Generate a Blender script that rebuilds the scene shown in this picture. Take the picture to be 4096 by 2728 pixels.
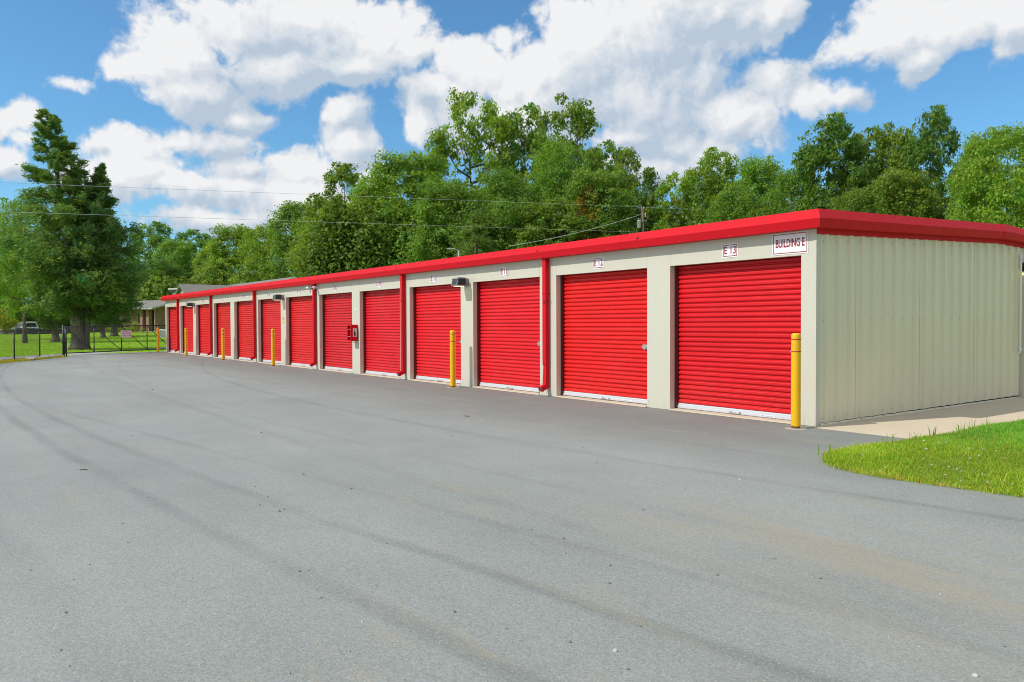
import bpy, bmesh, math, random
import numpy as np
from mathutils import Vector, Matrix

for o in list(bpy.data.objects):
    bpy.data.objects.remove(o)
S = bpy.context.scene
COL = S.collection
R_ = math.radians

# ------------------------------------------------------------------ camera
# world: the red-door front lies on y = 0 (x runs from -39.6 to the corner at 0),
# the corrugated end wall on x = 0, z up, metres.
CAM = Vector((6.648, -10.0, 1.46))
FW = Vector((-0.8129, 0.5824, 0.0))
RT = Vector((0.5824, 0.8129, 0.0))
pitch, roll = math.atan(69 / 3200), 0.0038
f = FW * math.cos(pitch) + Vector((0, 0, -1)) * math.sin(pitch)
u = RT.cross(f)
r = RT * math.cos(roll) - u * math.sin(roll)
u = u * math.cos(roll) + RT * math.sin(roll)
cam_d = bpy.data.cameras.new('camera')
cam = bpy.data.objects.new('camera', cam_d)
COL.objects.link(cam)
m = Matrix((r, u, -f)).transposed().to_4x4()
m.translation = CAM
cam.matrix_world = m
cam_d.sensor_width = 36.0
cam_d.lens = 3200 / 4096 * 36.0
cam_d.clip_start = 0.05
cam_d.clip_end = 3000
S.camera = cam

# ------------------------------------------------------------------ light
SUN_TO = Vector((-0.29, -1.0, 1.0)).normalized()
sun_d = bpy.data.lights.new('sun', 'SUN')
sun_d.energy = 3.2
sun_d.angle = R_(0.53)
sun_d.color = (1.0, 0.955, 0.88)
sun = bpy.data.objects.new('sun', sun_d)
sun.rotation_euler = (-SUN_TO).to_track_quat('-Z', 'Y').to_euler()
sun.location = (0, -20, 30)
COL.objects.link(sun)
S.view_settings.view_transform = 'Standard'
S.view_settings.look = 'None'
S.view_settings.gamma = 1.0
S.view_settings.exposure = 0.15
S.view_settings.use_curve_mapping = False
S.cycles.filter_width = 1.0
S.cycles.max_bounces = 5
S.cycles.diffuse_bounces = 3
S.cycles.glossy_bounces = 2
S.cycles.transparent_max_bounces = 12
S.cycles.sample_clamp_indirect = 6.0


# ------------------------------------------------------------------ node helpers
class NT:
    def __init__(self, tree):
        self.t = tree

    def n(self, typ, **kw):
        nd = self.t.nodes.new(typ)
        for k, v in kw.items():
            if k.startswith('i_'):
                nd.inputs[int(k[2:])].default_value = v
            else:
                setattr(nd, k, v)
        return nd

    def link(self, a, b):
        self.t.links.new(a, b)

    def val(self, x, sock):
        if isinstance(x, (int, float)):
            sock.default_value = x
        elif isinstance(x, (tuple, list, Vector)):
            v = tuple(x)
            if len(sock.default_value) == 4 and len(v) == 3:
                v = v + (1,)
            sock.default_value = v
        else:
            self.link(x, sock)

    def math(self, op, a, b=None, c=None, clamp=False):
        nd = self.n('ShaderNodeMath', operation=op, use_clamp=clamp)
        self.val(a, nd.inputs[0])
        if b is not None:
            self.val(b, nd.inputs[1])
        if c is not None:
            self.val(c, nd.inputs[2])
        return nd.outputs[0]

    def vm(self, op, a, b=None, out=0):
        nd = self.n('ShaderNodeVectorMath', operation=op)
        self.val(a, nd.inputs[0])
        if b is not None:
            if op == 'SCALE':
                self.val(b, nd.inputs[3])
            else:
                self.val(b, nd.inputs[1])
        return nd.outputs[out]

    def sstep(self, x, a, b, lo=0.0, hi=1.0):
        nd = self.n('ShaderNodeMapRange', interpolation_type='SMOOTHSTEP')
        self.val(x, nd.inputs[0])
        nd.inputs[1].default_value = a
        nd.inputs[2].default_value = b
        nd.inputs[3].default_value = lo
        nd.inputs[4].default_value = hi
        return nd.outputs[0]

    def mix(self, fac, a, b, mode='MIX'):
        nd = self.n('ShaderNodeMix', data_type='RGBA', blend_type=mode)
        self.val(fac, nd.inputs[0])
        self.val(a, nd.inputs[6])
        self.val(b, nd.inputs[7])
        return nd.outputs[2]

    def noise(self, vec, scale, detail=4, rough=0.55, out=0, dist=0.0):
        nd = self.n('ShaderNodeTexNoise')
        if vec is not None:
            self.link(vec, nd.inputs['Vector'])
        nd.inputs['Scale'].default_value = scale
        nd.inputs['Detail'].default_value = detail
        nd.inputs['Roughness'].default_value = rough
        nd.inputs['Distortion'].default_value = dist
        return nd.outputs[out]

    def vor(self, vec, scale, feature='F1', detail=0.0, rough=0.5, out=0):
        nd = self.n('ShaderNodeTexVoronoi', feature=feature)
        if vec is not None:
            self.link(vec, nd.inputs['Vector'])
        nd.inputs['Scale'].default_value = scale
        if 'Detail' in nd.inputs:
            nd.inputs['Detail'].default_value = detail
            nd.inputs['Roughness'].default_value = rough
        return nd.outputs[out]


# ------------------------------------------------------------------ sky
W = bpy.data.worlds.new('World')
S.world = W
W.use_nodes = True
wt = NT(W.node_tree)
W.node_tree.nodes.clear()

# clouds: soft masses laid out by compass direction and height above the horizon;
# entries are direction (as the photograph's bearings, 2354 wide) and half-sizes
CLOUDS = [
    # big cumulus, upper
    (430, 125, 165, 105), (560, 75, 200, 110), (720, 60, 200, 100), (880, 85, 150, 100), (650, 170, 170, 75),
    (470, 215, 160, 75), (560, 270, 90, 35), (330, 160, 95, 45), (800, 160, 150, 60), (950, 120, 80, 60), (600, -40, 260, 70),
    # middle mass and the big one above the trees
    (1085, 160, 120, 75), (1010, 235, 110, 70), (960, 290, 50, 70), (1240, 190, 150, 120), (1350, 120, 170, 150),
    (1500, 60, 220, 150), (1660, 60, 180, 120), (1780, 30, 80, 70), (1450, 220, 200, 110), (1200, 290, 230, 90), (1560, 190, 160, 70),
    (1450, 310, 160, 60), (1600, -60, 300, 110),
    # lower right-of-centre
    (1790, 200, 95, 75), (1700, 270, 140, 90), (1880, 235, 90, 55), (1600, 340, 160, 60), (1930, 235, 70, 32), (1480, 385, 240, 60),
    # upper right
    (2050, 65, 165, 95), (2200, 55, 180, 95), (2330, 70, 130, 90), (2115, 145, 75, 60), (1955, 120, 80, 45), (2250, -40, 260, 60),
    # left ones
    (180, 190, 55, 24), (50, 265, 80, 50), (60, 310, 40, 30), (-40, 270, 70, 60), (15, 375, 60, 45),
    (205, 335, 45, 36), (330, 345, 130, 55), (500, 335, 130, 55), (560, 390, 110, 55), (400, 420, 190, 60), (250, 420, 120, 60),
    (790, 270, 70, 60), (800, 340, 90, 70), (700, 400, 110, 60), (620, 500, 120, 40), (850, 400, 70, 60), (760, 470, 110, 60), (480, 500, 170, 40),
    (450, 10, 90, 14), (1155, 90, 22, 26), (340, 390, 160, 70), (560, 440, 150, 60), (700, 450, 120, 60), (430, 330, 130, 45), (230, 330, 55, 45),
]
g = bpy.data.node_groups.new('cloud_density', 'ShaderNodeTree')
g.interface.new_socket('Direction', in_out='INPUT', socket_type='NodeSocketVector')
g.interface.new_socket('Density', in_out='OUTPUT', socket_type='NodeSocketFloat')
g.interface.new_socket('Mass', in_out='OUTPUT', socket_type='NodeSocketFloat')
gt = NT(g)
gi = gt.n('NodeGroupInput')
go = gt.n('NodeGroupOutput')
d = gi.outputs[0]
wob = gt.vm('SUBTRACT', gt.noise(d, 9.0, 3, 0.5, out=1), (0.5, 0.5, 0.5))
dw = gt.vm('ADD', d, gt.vm('SCALE', wob, 0.05))
az = gt.math('ARCTAN2', gt.vm('DOT_PRODUCT', dw, tuple(RT), out=1), gt.vm('DOT_PRODUCT', dw, tuple(FW), out=1))
sx = gt.n('ShaderNodeSeparateXYZ')
gt.link(dw, sx.inputs[0])
el = gt.math('ARCSINE', sx.outputs[2])
cv = gt.n('ShaderNodeCombineXYZ')
gt.link(az, cv.inputs[0])
gt.link(el, cv.inputs[1])
acc = None
KP = 4096 / 2354 / 3200
for (cx, cy, rx, ry) in CLOUDS:
    a0 = math.atan((cx - 1177) * KP)
    e0 = math.atan((744 - cy) * KP * math.cos(a0))
    s0 = math.cos(a0)
    rx_, ry_ = rx * KP * s0 * s0, ry * KP * s0
    q = gt.vm('SUBTRACT', cv.outputs[0], (a0, e0, 0))
    q = gt.vm('MULTIPLY', q, (1 / rx_, 1 / ry_, 0))
    L = gt.vm('LENGTH', q, out=1)
    w = min(1.25, math.sqrt(ry / 60.0))
    v = gt.math('MULTIPLY_ADD', L, -w, w)
    acc = v if acc is None else gt.math('SMOOTH_MAX', acc, v, 0.22)
acc = gt.math('MAXIMUM', acc, -1.0)
# the same kind of broken cumulus outside the frame, thickened for fill light
inv = gt.math('DIVIDE', 1.0, gt.math('MAXIMUM', gt.math('ADD', sx.outputs[2], 0.22), 0.05))
plane = gt.vm('SCALE', dw, inv)
free = gt.math('MULTIPLY_ADD', gt.noise(plane, 1.1, 2, 0.5), 5.0, -2.05)
free = gt.math('MINIMUM', free, 1.0)
aaz = gt.math('ABSOLUTE', az)
out_m = gt.math('MAXIMUM', gt.sstep(aaz, 0.62, 0.85), gt.sstep(el, 0.42, 0.6))
mx = gt.n('ShaderNodeMix', data_type='FLOAT')
gt.link(out_m, mx.inputs[0])
gt.link(acc, mx.inputs[2])
gt.link(free, mx.inputs[3])
mass = mx.outputs[0]
wob2 = gt.vm('SUBTRACT', gt.noise(d, 40.0, 4, 0.6, out=1), (0.5, 0.5, 0.5))
dv2 = gt.vm('ADD', dw, gt.vm('SCALE', wob2, 0.022))
p1 = gt.math('MULTIPLY_ADD', gt.vor(dv2, 15.0, 'F1', 3.0, 0.6), -0.63, 0.765)
p2 = gt.math('MULTIPLY_ADD', gt.noise(dw, 24.0, 9, 0.66), 1.15, -0.62)
dens = gt.math('ADD', gt.math('ADD', mass, p1), p2)
gt.link(dens, go.inputs[0])
gt.link(mass, go.inputs[1])

tc = wt.n('ShaderNodeTexCoord')
dirv = tc.outputs['Generated']


def cloud(vec):
    nd = wt.n('ShaderNodeGroup')
    nd.node_tree = g
    wt.link(vec, nd.inputs[0])
    return nd.outputs[0], nd.outputs[1]


D0, M0 = cloud(dirv)
sun_side = (-0.75 * RT + Vector((0, 0, 0.8))).normalized()
D1, M1 = cloud(wt.vm('ADD', dirv, tuple(sun_side * 0.012)))
D2, M2 = cloud(wt.vm('ADD', dirv, (RT * -0.02 + Vector((0, 0, 0.06)))))
alpha = wt.sstep(D0, -0.02, 0.42)
fine = wt.math('SUBTRACT', D0, D1)
bulk = wt.math('SUBTRACT', M0, M2)
core = wt.math('MULTIPLY', wt.math('MINIMUM', wt.math('MAXIMUM', M2, 0.0), 1.0), -0.52)
lum = wt.math('ADD', wt.math('MULTIPLY_ADD', fine, 1.05, 0.74), wt.math('MULTIPLY_ADD', bulk, 0.42, core))
lum = wt.math('MINIMUM', wt.math('MAXIMUM', lum, 0.0), 1.0)
ccol = wt.mix(lum, (0.47, 0.565, 0.68), (0.86, 0.865, 0.875))
sky = wt.n('ShaderNodeTexSky', sky_type='NISHITA')
sky.sun_disc = False
sky.sun_elevation = math.asin(SUN_TO.z)
sky.sun_rotation = math.atan2(SUN_TO.x, SUN_TO.y)
sky.altitude = 0
sky.air_density = 1.0
sky.dust_density = 0.6
sky.ozone_density = 2.2
bg1 = wt.n('ShaderNodeBackground')
wt.link(wt.vm('MULTIPLY', sky.outputs[0], (0.62, 1.02, 1.20)), bg1.inputs[0])
bg1.inputs[1].default_value = 0.116
bg2 = wt.n('ShaderNodeBackground')
wt.link(ccol, bg2.inputs[0])
bg2.inputs[1].default_value = 0.93
ms = wt.n('ShaderNodeMixShader')
hz = wt.n('ShaderNodeSeparateXYZ')
wt.link(dirv, hz.inputs[0])
above = wt.sstep(hz.outputs[2], -0.01, 0.02)
wt.link(wt.math('MULTIPLY', alpha, above), ms.inputs[0])
wt.link(bg1.outputs[0], ms.inputs[1])
wt.link(bg2.outputs[0], ms.inputs[2])
wo = wt.n('ShaderNodeOutputWorld')
wt.link(ms.outputs[0], wo.inputs[0])
W.cycles.sampling_method = 'MANUAL'
W.cycles.sample_map_resolution = 512


# ------------------------------------------------------------------ materials
def new_mat(name):
    mt = bpy.data.materials.new(name)
    mt.use_nodes = True
    mt.node_tree.nodes.clear()
    t = NT(mt.node_tree)
    o = t.n('ShaderNodeOutputMaterial')
    b = t.n('ShaderNodeBsdfPrincipled')
    t.link(b.outputs[0], o.inputs[0])
    return mt, t, b, o


def paint(name, col, rough=0.45, vary=0.08, scale=3.0, metal=0.0, bump=0.0, bscale=30.0, dirt=0.0, dirt_col=(0.2, 0.17, 0.13), spec=0.5, dirt_h=0.25):
    mt, t, b, o = new_mat(name)
    geo = t.n('ShaderNodeNewGeometry')
    P = geo.outputs['Position']
    nz = t.noise(P, scale, 5, 0.6)
    fac = t.math('MULTIPLY_ADD', nz, 2 * vary, 1.0 - vary)
    c = t.vm('SCALE', tuple(col), fac)
    if dirt > 0:
        sp = t.n('ShaderNodeSeparateXYZ')
        t.link(P, sp.inputs[0])
        streak = t.n('ShaderNodeMapping')
        t.link(P, streak.inputs[0])
        streak.inputs['Scale'].default_value = (14, 14, 1.3)
        s = t.noise(streak.outputs[0], 1.0, 4, 0.6)
        low = t.sstep(sp.outputs[2], 0.0, dirt_h, 1.0, 0.12)
        fac2 = t.math('MULTIPLY', t.math('MULTIPLY', low, t.sstep(s, 0.40, 0.75)), dirt, clamp=True)
        c = t.mix(fac2, c, dirt_col)
    t.val(c, b.inputs['Base Color'])
    rg = t.math('MULTIPLY_ADD', t.noise(P, scale * 4, 3, 0.6), 0.22, rough - 0.11)
    t.link(rg, b.inputs['Roughness'])
    b.inputs['Metallic'].default_value = metal
    b.inputs['Specular IOR Level'].default_value = spec
    if bump > 0:
        bp = t.n('ShaderNodeBump')
        bp.inputs['Strength'].default_value = bump
        bp.inputs['Distance'].default_value = 0.02
        t.link(t.noise(P, bscale, 4, 0.6), bp.inputs['Height'])
        t.link(bp.outputs[0], b.inputs['Normal'])
    return mt


M = {}
M['beige'] = paint('beige_paint', (0.60, 0.575, 0.475), 0.42, 0.035, 1.2, dirt=0.30, dirt_col=(0.30, 0.26, 0.19), bump=0.05, bscale=9)
M['panel'] = paint('wall_panel_paint', (0.75, 0.675, 0.49), 0.34, 0.045, 1.0, dirt=0.35, dirt_col=(0.28, 0.25, 0.18), bump=0.06, bscale=5)
M['red_door'] = paint('red_curtain_paint', (0.72, 0.011, 0.016), 0.33, 0.07, 2.5, bump=0.05, bscale=14, spec=0.3, dirt=0.22, dirt_col=(0.40, 0.10, 0.08), dirt_h=0.5)


def curtain_mat():
    mt, t, b, o = new_mat('red_curtain_paint')
    geo = t.n('ShaderNodeNewGeometry')
    P = geo.outputs['Position']
    oi = t.n('ShaderNodeObjectInfo')
    sp = t.n('ShaderNodeSeparateXYZ')
    t.link(P, sp.inputs[0])
    vary = t.math('ADD', t.math('MULTIPLY_ADD', t.noise(P, 1.6, 4, 0.6), 0.22, 0.86), t.math('MULTIPLY_ADD', oi.outputs['Random'], 0.07, -0.02))
    c = t.vm('SCALE', (0.72, 0.011, 0.016), vary)
    c = t.vm('MULTIPLY', c, oi.outputs['Color'])
    # chalky fading, splash dirt low down, little scuffs along the curtain
    fade = t.sstep(t.noise(P, 0.9, 5, 0.65), 0.48, 0.78)
    c = t.mix(t.math('MULTIPLY', fade, 0.10), c, (0.72, 0.12, 0.10))
    st = t.n('ShaderNodeMapping')
    t.link(P, st.inputs[0])
    st.inputs['Scale'].default_value = (1.4, 1.0, 7.0)
    low = t.sstep(sp.outputs[2], 0.08, 0.75, 1.0, 0.0)
    splash = t.math('MULTIPLY', low, t.sstep(t.noise(st.outputs[0], 5.0, 6, 0.7), 0.42, 0.72))
    c = t.mix(t.math('MULTIPLY', splash, 0.32), c, (0.34, 0.12, 0.09))
    sc = t.n('ShaderNodeMapping')
    t.link(P, sc.inputs[0])
    sc.inputs['Scale'].default_value = (3.0, 3.0, 9.0)
    scuff = t.sstep(t.noise(sc.outputs[0], 4.5, 7, 0.72), 0.70, 0.76)
    c = t.mix(t.math('MULTIPLY', scuff, 0.35), c, (0.75, 0.30, 0.26))
    t.val(c, b.inputs['Base Color'])
    t.val(t.math('MULTIPLY_ADD', t.noise(P, 5.0, 4, 0.6), 0.3, 0.25), b.inputs['Roughness'])
    b.inputs['Specular IOR Level'].default_value = 0.32
    bp = t.n('ShaderNodeBump')
    bp.inputs['Strength'].default_value = 0.12
    bp.inputs['Distance'].default_value = 0.02
    t.link(t.noise(P, 6.0, 4, 0.55), bp.inputs['Height'])
    t.link(bp.outputs[0], b.inputs['Normal'])
    return mt


M['red_door'] = curtain_mat()
M['red_trim'] = paint('red_trim_paint', (0.62, 0.010, 0.020), 0.55, 0.07, 1.5, bump=0.06, bscale=5, spec=0.12)
M['dark_red'] = paint('shaded_track_metal', (0.10, 0.012, 0.014), 0.5, 0.1, 8)  # shade of the door recess is put into this dark red
M['yellow'] = paint('yellow_sleeve', (0.88, 0.47, 0.0), 0.38, 0.09, 7, dirt=0.6, dirt_col=(0.25, 0.16, 0.05), dirt_h=0.2)
M['red_tape'] = paint('red_band', (0.45, 0.03, 0.01), 0.5)
M['rust'] = paint('rusty_steel', (0.16, 0.06, 0.025), 0.8, 0.3, 30)
M['alu'] = paint('white_aluminium', (0.56, 0.58, 0.61), 0.4, 0.06, 10, dirt=0.3, dirt_h=0.08)
M['chrome'] = paint('zinc_steel', (0.62, 0.62, 0.60), 0.3, 0.1, 20, metal=0.9)
M['galv'] = paint('galvanised', (0.42, 0.45, 0.47), 0.45, 0.12, 12, metal=0.35)
M['white'] = paint('white_plastic', (0.80, 0.81, 0.82), 0.4, 0.02, 5)
M['ink'] = paint('dark_red_ink', (0.33, 0.008, 0.025), 0.5, 0.02, 5)
M['ink_blue'] = paint('violet_ink', (0.13, 0.13, 0.26), 0.5, 0.02, 5)
M['black'] = paint('black_metal', (0.018, 0.02, 0.022), 0.45, 0.1, 10)
M['clover'] = paint('clover_white', (0.46, 0.41, 0.33), 0.8, 0.2, 60)
M['hole'] = paint('dark_hole', (0.004, 0.004, 0.004), 0.9)
M['grey_fix'] = paint('bronze_grey_housing', (0.07, 0.07, 0.075), 0.42, 0.1, 14)
M['grey_light'] = paint('silver_grey_housing', (0.25, 0.26, 0.27), 0.4, 0.1, 14)
M['roof'] = paint('roof_sheet', (0.5, 0.5, 0.48), 0.4, 0.1, 1)
M['shingle'] = paint('grey_shingles', (0.215, 0.20, 0.175), 0.9, 0.18, 2.5, bump=0.5, bscale=3)
M['trim_w'] = paint('pale_trim', (0.50, 0.49, 0.42), 0.6, 0.05, 3)
M['siding'] = paint('grey_siding', (0.22, 0.23, 0.245), 0.7, 0.05, 3)
M['rubber'] = paint('tyre_rubber', (0.02, 0.02, 0.02), 0.8)
M['truck'] = paint('truck_white', (0.78, 0.79, 0.80), 0.3, 0.02, 3)
M['wood_grey'] = paint('weathered_wood', (0.10, 0.10, 0.11), 0.85, 0.25, 6)
M['pole_wood'] = paint('pole_wood', (0.17, 0.10, 0.065), 0.85, 0.3, 5, bump=0.5, bscale=20)
M['wire'] = paint('cable', (0.50, 0.51, 0.52), 0.5)
M['wire_dark'] = paint('dark_cable', (0.10, 0.105, 0.11), 0.6)
M['ceramic'] = paint('brown_ceramic', (0.30, 0.25, 0.30), 0.3)
M['rock'] = paint('pale_rock', (0.42, 0.42, 0.41), 0.9, 0.3, 5, bump=0.6, bscale=8)
M['mulch'] = paint('mulch_bed', (0.26, 0.17, 0.10), 0.95, 0.3, 4, bump=0.5, bscale=8)
M['blue'] = paint('blue_label', (0.05, 0.10, 0.45), 0.5)
M['label_yellow'] = paint('pale_yellow_print', (0.70, 0.68, 0.36), 0.5)
M['label_red'] = paint('red_print', (0.6, 0.06, 0.03), 0.5)
M['slab'] = paint('concrete_slab', (0.58, 0.50, 0.37), 0.85, 0.12, 5, bump=0.25, bscale=40)


def glass_mat():
    mt, t, b, o = new_mat('dark_window_glass')
    b.inputs['Base Color'].default_value = (0.03, 0.035, 0.04, 1)
    b.inputs['Roughness'].default_value = 0.06
    b.inputs['Specular IOR Level'].default_value = 0.8
    return mt


M['glass'] = glass_mat()


def lamp_mat(name, col, strength):
    mt, t, b, o = new_mat(name)
    b.inputs['Base Color'].default_value = (0.8, 0.75, 0.6, 1)
    b.inputs['Emission Color'].default_value = col + (1,)
    b.inputs['Emission Strength'].default_value = strength
    return mt


M['lamp'] = lamp_mat('lit_lamp_lens', (1.0, 0.80, 0.42), 2.2)
M['lamp2'] = lamp_mat('lit_wall_lamp_lens', (1.0, 0.78, 0.34), 9.0)


def asphalt_mat():
    mt, t, b, o = new_mat('asphalt')
    geo = t.n('ShaderNodeNewGeometry')
    P = geo.outputs['Position']
    sp = t.n('ShaderNodeSeparateXYZ')
    t.link(P, sp.inputs[0])
    X, Y = sp.outputs[0], sp.outputs[1]
    big = t.noise(P, 0.22, 4, 0.55, dist=0.6)
    mid = t.noise(P, 1.1, 5, 0.6)
    stretch = t.n('ShaderNodeMapping')
    t.link(P, stretch.inputs[0])
    stretch.inputs['Scale'].default_value = (0.16, 1.0, 1.0)
    lane = t.noise(stretch.outputs[0], 0.9, 4, 0.55)
    fac = t.math('ADD', t.math('MULTIPLY_ADD', big, 0.40, 0.80), t.math('MULTIPLY_ADD', mid, 0.24, -0.12))
    fac = t.math('ADD', fac, t.math('MULTIPLY_ADD', lane, 0.30, -0.15))
    # fresher, darker strip laid along the door fronts and round the grass corner
    edge = t.math('ADD', Y, t.math('MULTIPLY_ADD', big, 1.5, -0.75))
    strip = t.sstep(edge, -4.2, -1.0)
    fac = t.math('MULTIPLY', fac, t.math('MULTIPLY_ADD', strip, -0.27, 1.0))
    # tyre lanes: long shallow curves that follow the building
    wobble = t.math('MULTIPLY_ADD', t.noise(P, 0.5, 2, 0.5), 0.16, -0.08)
    for (c0, c1, c2, wd, st) in ((-7.8, 0.13, 0.0045, 0.085, 0.20), (-8.52, 0.10, 0.004, 0.10, 0.22), (-4.05, 0.10, 0.0075, 0.09, 0.18),
                                 (-7.0, 0.15, 0.0, 0.08, 0.13), (-6.35, 0.02, 0.002, 0.12, 0.11), (-2.6, 0.06, 0.001, 0.10, 0.10), (-9.7, 0.08, 0.004, 0.16, 0.10), (-5.6, 0.09, 0.005, 0.07, 0.09)):
        line = t.math('ADD', t.math('MULTIPLY', t.math('MULTIPLY_ADD', X, c2, c1), X), c0)
        dst = t.math('ABSOLUTE', t.math('SUBTRACT', t.math('ADD', Y, wobble), line))
        k = t.sstep(dst, wd * 0.15, wd * 1.25, 1.0, 0.0)
        k = t.math('MULTIPLY', k, t.sstep(t.noise(P, 0.35, 4, 0.65), 0.22, 0.70))
        fac = t.math('MULTIPLY', fac, t.math('MULTIPLY_ADD', k, -st, 1.0))
    # aggregate
    ag = t.vor(P, 120.0, 'F1', out=1)
    ags = t.n('ShaderNodeSeparateColor')
    t.link(ag, ags.inputs[0])
    grain = t.math('MULTIPLY_ADD', ags.outputs[0], 0.30, 0.85)
    grain2 = t.math('MULTIPLY_ADD', t.noise(P, 38.0, 4, 0.75), 0.55, 0.725)
    fac = t.math('MULTIPLY', fac, t.math('MULTIPLY', grain, grain2))
    speck = t.sstep(ags.outputs[1], 0.955, 0.985)
    col = t.vm('SCALE', (0.283, 0.296, 0.272), fac)
    col = t.mix(t.math('MULTIPLY', speck, 0.55), col, (0.42, 0.42, 0.40))
    # tan clay dust patches, most of it on the turning area towards the verge
    dust = t.math('MULTIPLY', t.sstep(t.noise(stretch.outputs[0], 3.1, 6, 0.65), 0.52, 0.74), t.sstep(t.noise(P, 0.33, 2, 0.5), 0.38, 0.62))
    turn = t.vm('LENGTH', t.vm('MULTIPLY', t.vm('SUBTRACT', P, (4.2, -5.4, 0.0)), (0.40, 0.75, 0.0)), out=1)
    dust = t.math('MAXIMUM', dust, t.math('MULTIPLY', t.sstep(turn, 0.35, 1.3, 1.0, 0.0), t.sstep(t.noise(stretch.outputs[0], 2.2, 6, 0.7), 0.38, 0.66)))
    col = t.mix(t.math('MULTIPLY', dust, 0.55), col, (0.37, 0.31, 0.21))
    t.val(col, b.inputs['Base Color'])
    b.inputs['Roughness'].default_value = 0.82
    b.inputs['Specular IOR Level'].default_value = 0.35
    bp = t.n('ShaderNodeBump')
    bp.inputs['Strength'].default_value = 0.35
    bp.inputs['Distance'].default_value = 0.004
    h = t.math('ADD', t.vor(P, 105.0, 'F1'), t.math('MULTIPLY', t.noise(P, 45.0, 5, 0.7), 1.1))
    t.link(h, bp.inputs['Height'])
    t.link(bp.outputs[0], b.inputs['Normal'])
    return mt


M['asphalt'] = asphalt_mat()


def lawn_mat():
    mt, t, b, o = new_mat('mown_lawn')
    geo = t.n('ShaderNodeNewGeometry')
    P = geo.outputs['Position']
    a = t.noise(P, 0.16, 4, 0.6)
    c = t.noise(P, 9.0, 6, 0.75)
    c2 = t.noise(P, 2.1, 5, 0.7)
    col = t.mix(t.sstep(a, 0.35, 0.68), (0.22, 0.43, 0.022), (0.32, 0.47, 0.034))
    col = t.mix(t.math('MULTIPLY', t.sstep(c2, 0.5, 0.75), 0.6), col, (0.26, 0.27, 0.06))
    col = t.vm('SCALE', col, t.math('MULTIPLY_ADD', c, 1.1, 0.45))
    t.val(col, b.inputs['Base Color'])
    b.inputs['Roughness'].default_value = 0.9
    b.inputs['Specular IOR Level'].default_value = 0.2
    bp = t.n('ShaderNodeBump')
    bp.inputs['Strength'].default_value = 0.8
    bp.inputs['Distance'].default_value = 0.08
    t.link(c, bp.inputs['Height'])
    t.link(bp.outputs[0], b.inputs['Normal'])
    return mt


M['lawn'] = lawn_mat()
M['verge'] = paint('thatch_under_grass', (0.21, 0.29, 0.032), 0.95, 0.35, 14, bump=0.4, bscale=30)


def brick_mat():
    mt, t, b, o = new_mat('red_brown_brick')
    tcn = t.n('ShaderNodeTexCoord')
    mp = t.n('ShaderNodeMapping')
    t.link(tcn.outputs['Object'], mp.inputs[0])
    mp.inputs['Rotation'].default_value = (R_(90), 0, 0)
    br = t.n('ShaderNodeTexBrick')
    sp = t.n('ShaderNodeSeparateXYZ')
    t.link(tcn.outputs['Object'], sp.inputs[0])
    cb = t.n('ShaderNodeCombineXYZ')
    t.link(t.math('ADD', sp.outputs[0], sp.outputs[1]), cb.inputs[0])
    t.link(sp.outputs[2], cb.inputs[1])
    t.link(cb.outputs[0], br.inputs['Vector'])
    br.inputs['Color1'].default_value = (0.33, 0.155, 0.10, 1)
    br.inputs['Color2'].default_value = (0.22, 0.10, 0.065, 1)
    br.inputs['Mortar'].default_value = (0.38, 0.33, 0.27, 1)
    br.inputs['Scale'].default_value = 1.0
    br.inputs['Brick Width'].default_value = 0.22
    br.inputs['Row Height'].default_value = 0.075
    br.inputs['Mortar Size'].default_value = 0.008
    t.link(br.outputs[0], b.inputs['Base Color'])
    b.inputs['Roughness'].default_value = 0.9
    return mt


M['brick'] = brick_mat()


def leaf_mat(name, col, trans=0.35, tint_pow=1.0):
    """foliage: each leaf carries its own hue and the tree its own colour (obj.color)"""
    mt = bpy.data.materials.new(name)
    mt.use_nodes = True
    mt.node_tree.nodes.clear()
    t = NT(mt.node_tree)
    o = t.n('ShaderNodeOutputMaterial')
    at = t.n('ShaderNodeAttribute', attribute_name='tint')
    oi = t.n('ShaderNodeObjectInfo')
    c = t.vm('MULTIPLY', at.outputs['Color'], tuple(col))
    c = t.vm('MULTIPLY', c, oi.outputs['Color'])
    df = t.n('ShaderNodeBsdfPrincipled')
    t.val(c, df.inputs['Base Color'])
    df.inputs['Roughness'].default_value = 0.55
    df.inputs['Specular IOR Level'].default_value = 0.3
    tr = t.n('ShaderNodeBsdfTranslucent')
    t.val(t.vm('MULTIPLY', c, (1.25, 1.25, 0.55)), tr.inputs[0])
    mxs = t.n('ShaderNodeMixShader')
    mxs.inputs[0].default_value = trans
    t.link(df.outputs[0], mxs.inputs[1])
    t.link(tr.outputs[0], mxs.inputs[2])
    t.link(mxs.outputs[0], o.inputs[0])
    return mt


M['leaf'] = leaf_mat('broad_leaf', (0.195, 0.305, 0.050), 0.46)
M['needle'] = leaf_mat('cedar_spray', (0.115, 0.180, 0.050), 0.35)
M['blade'] = leaf_mat('grass_blade', (0.31, 0.47, 0.034), 0.45)


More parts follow.
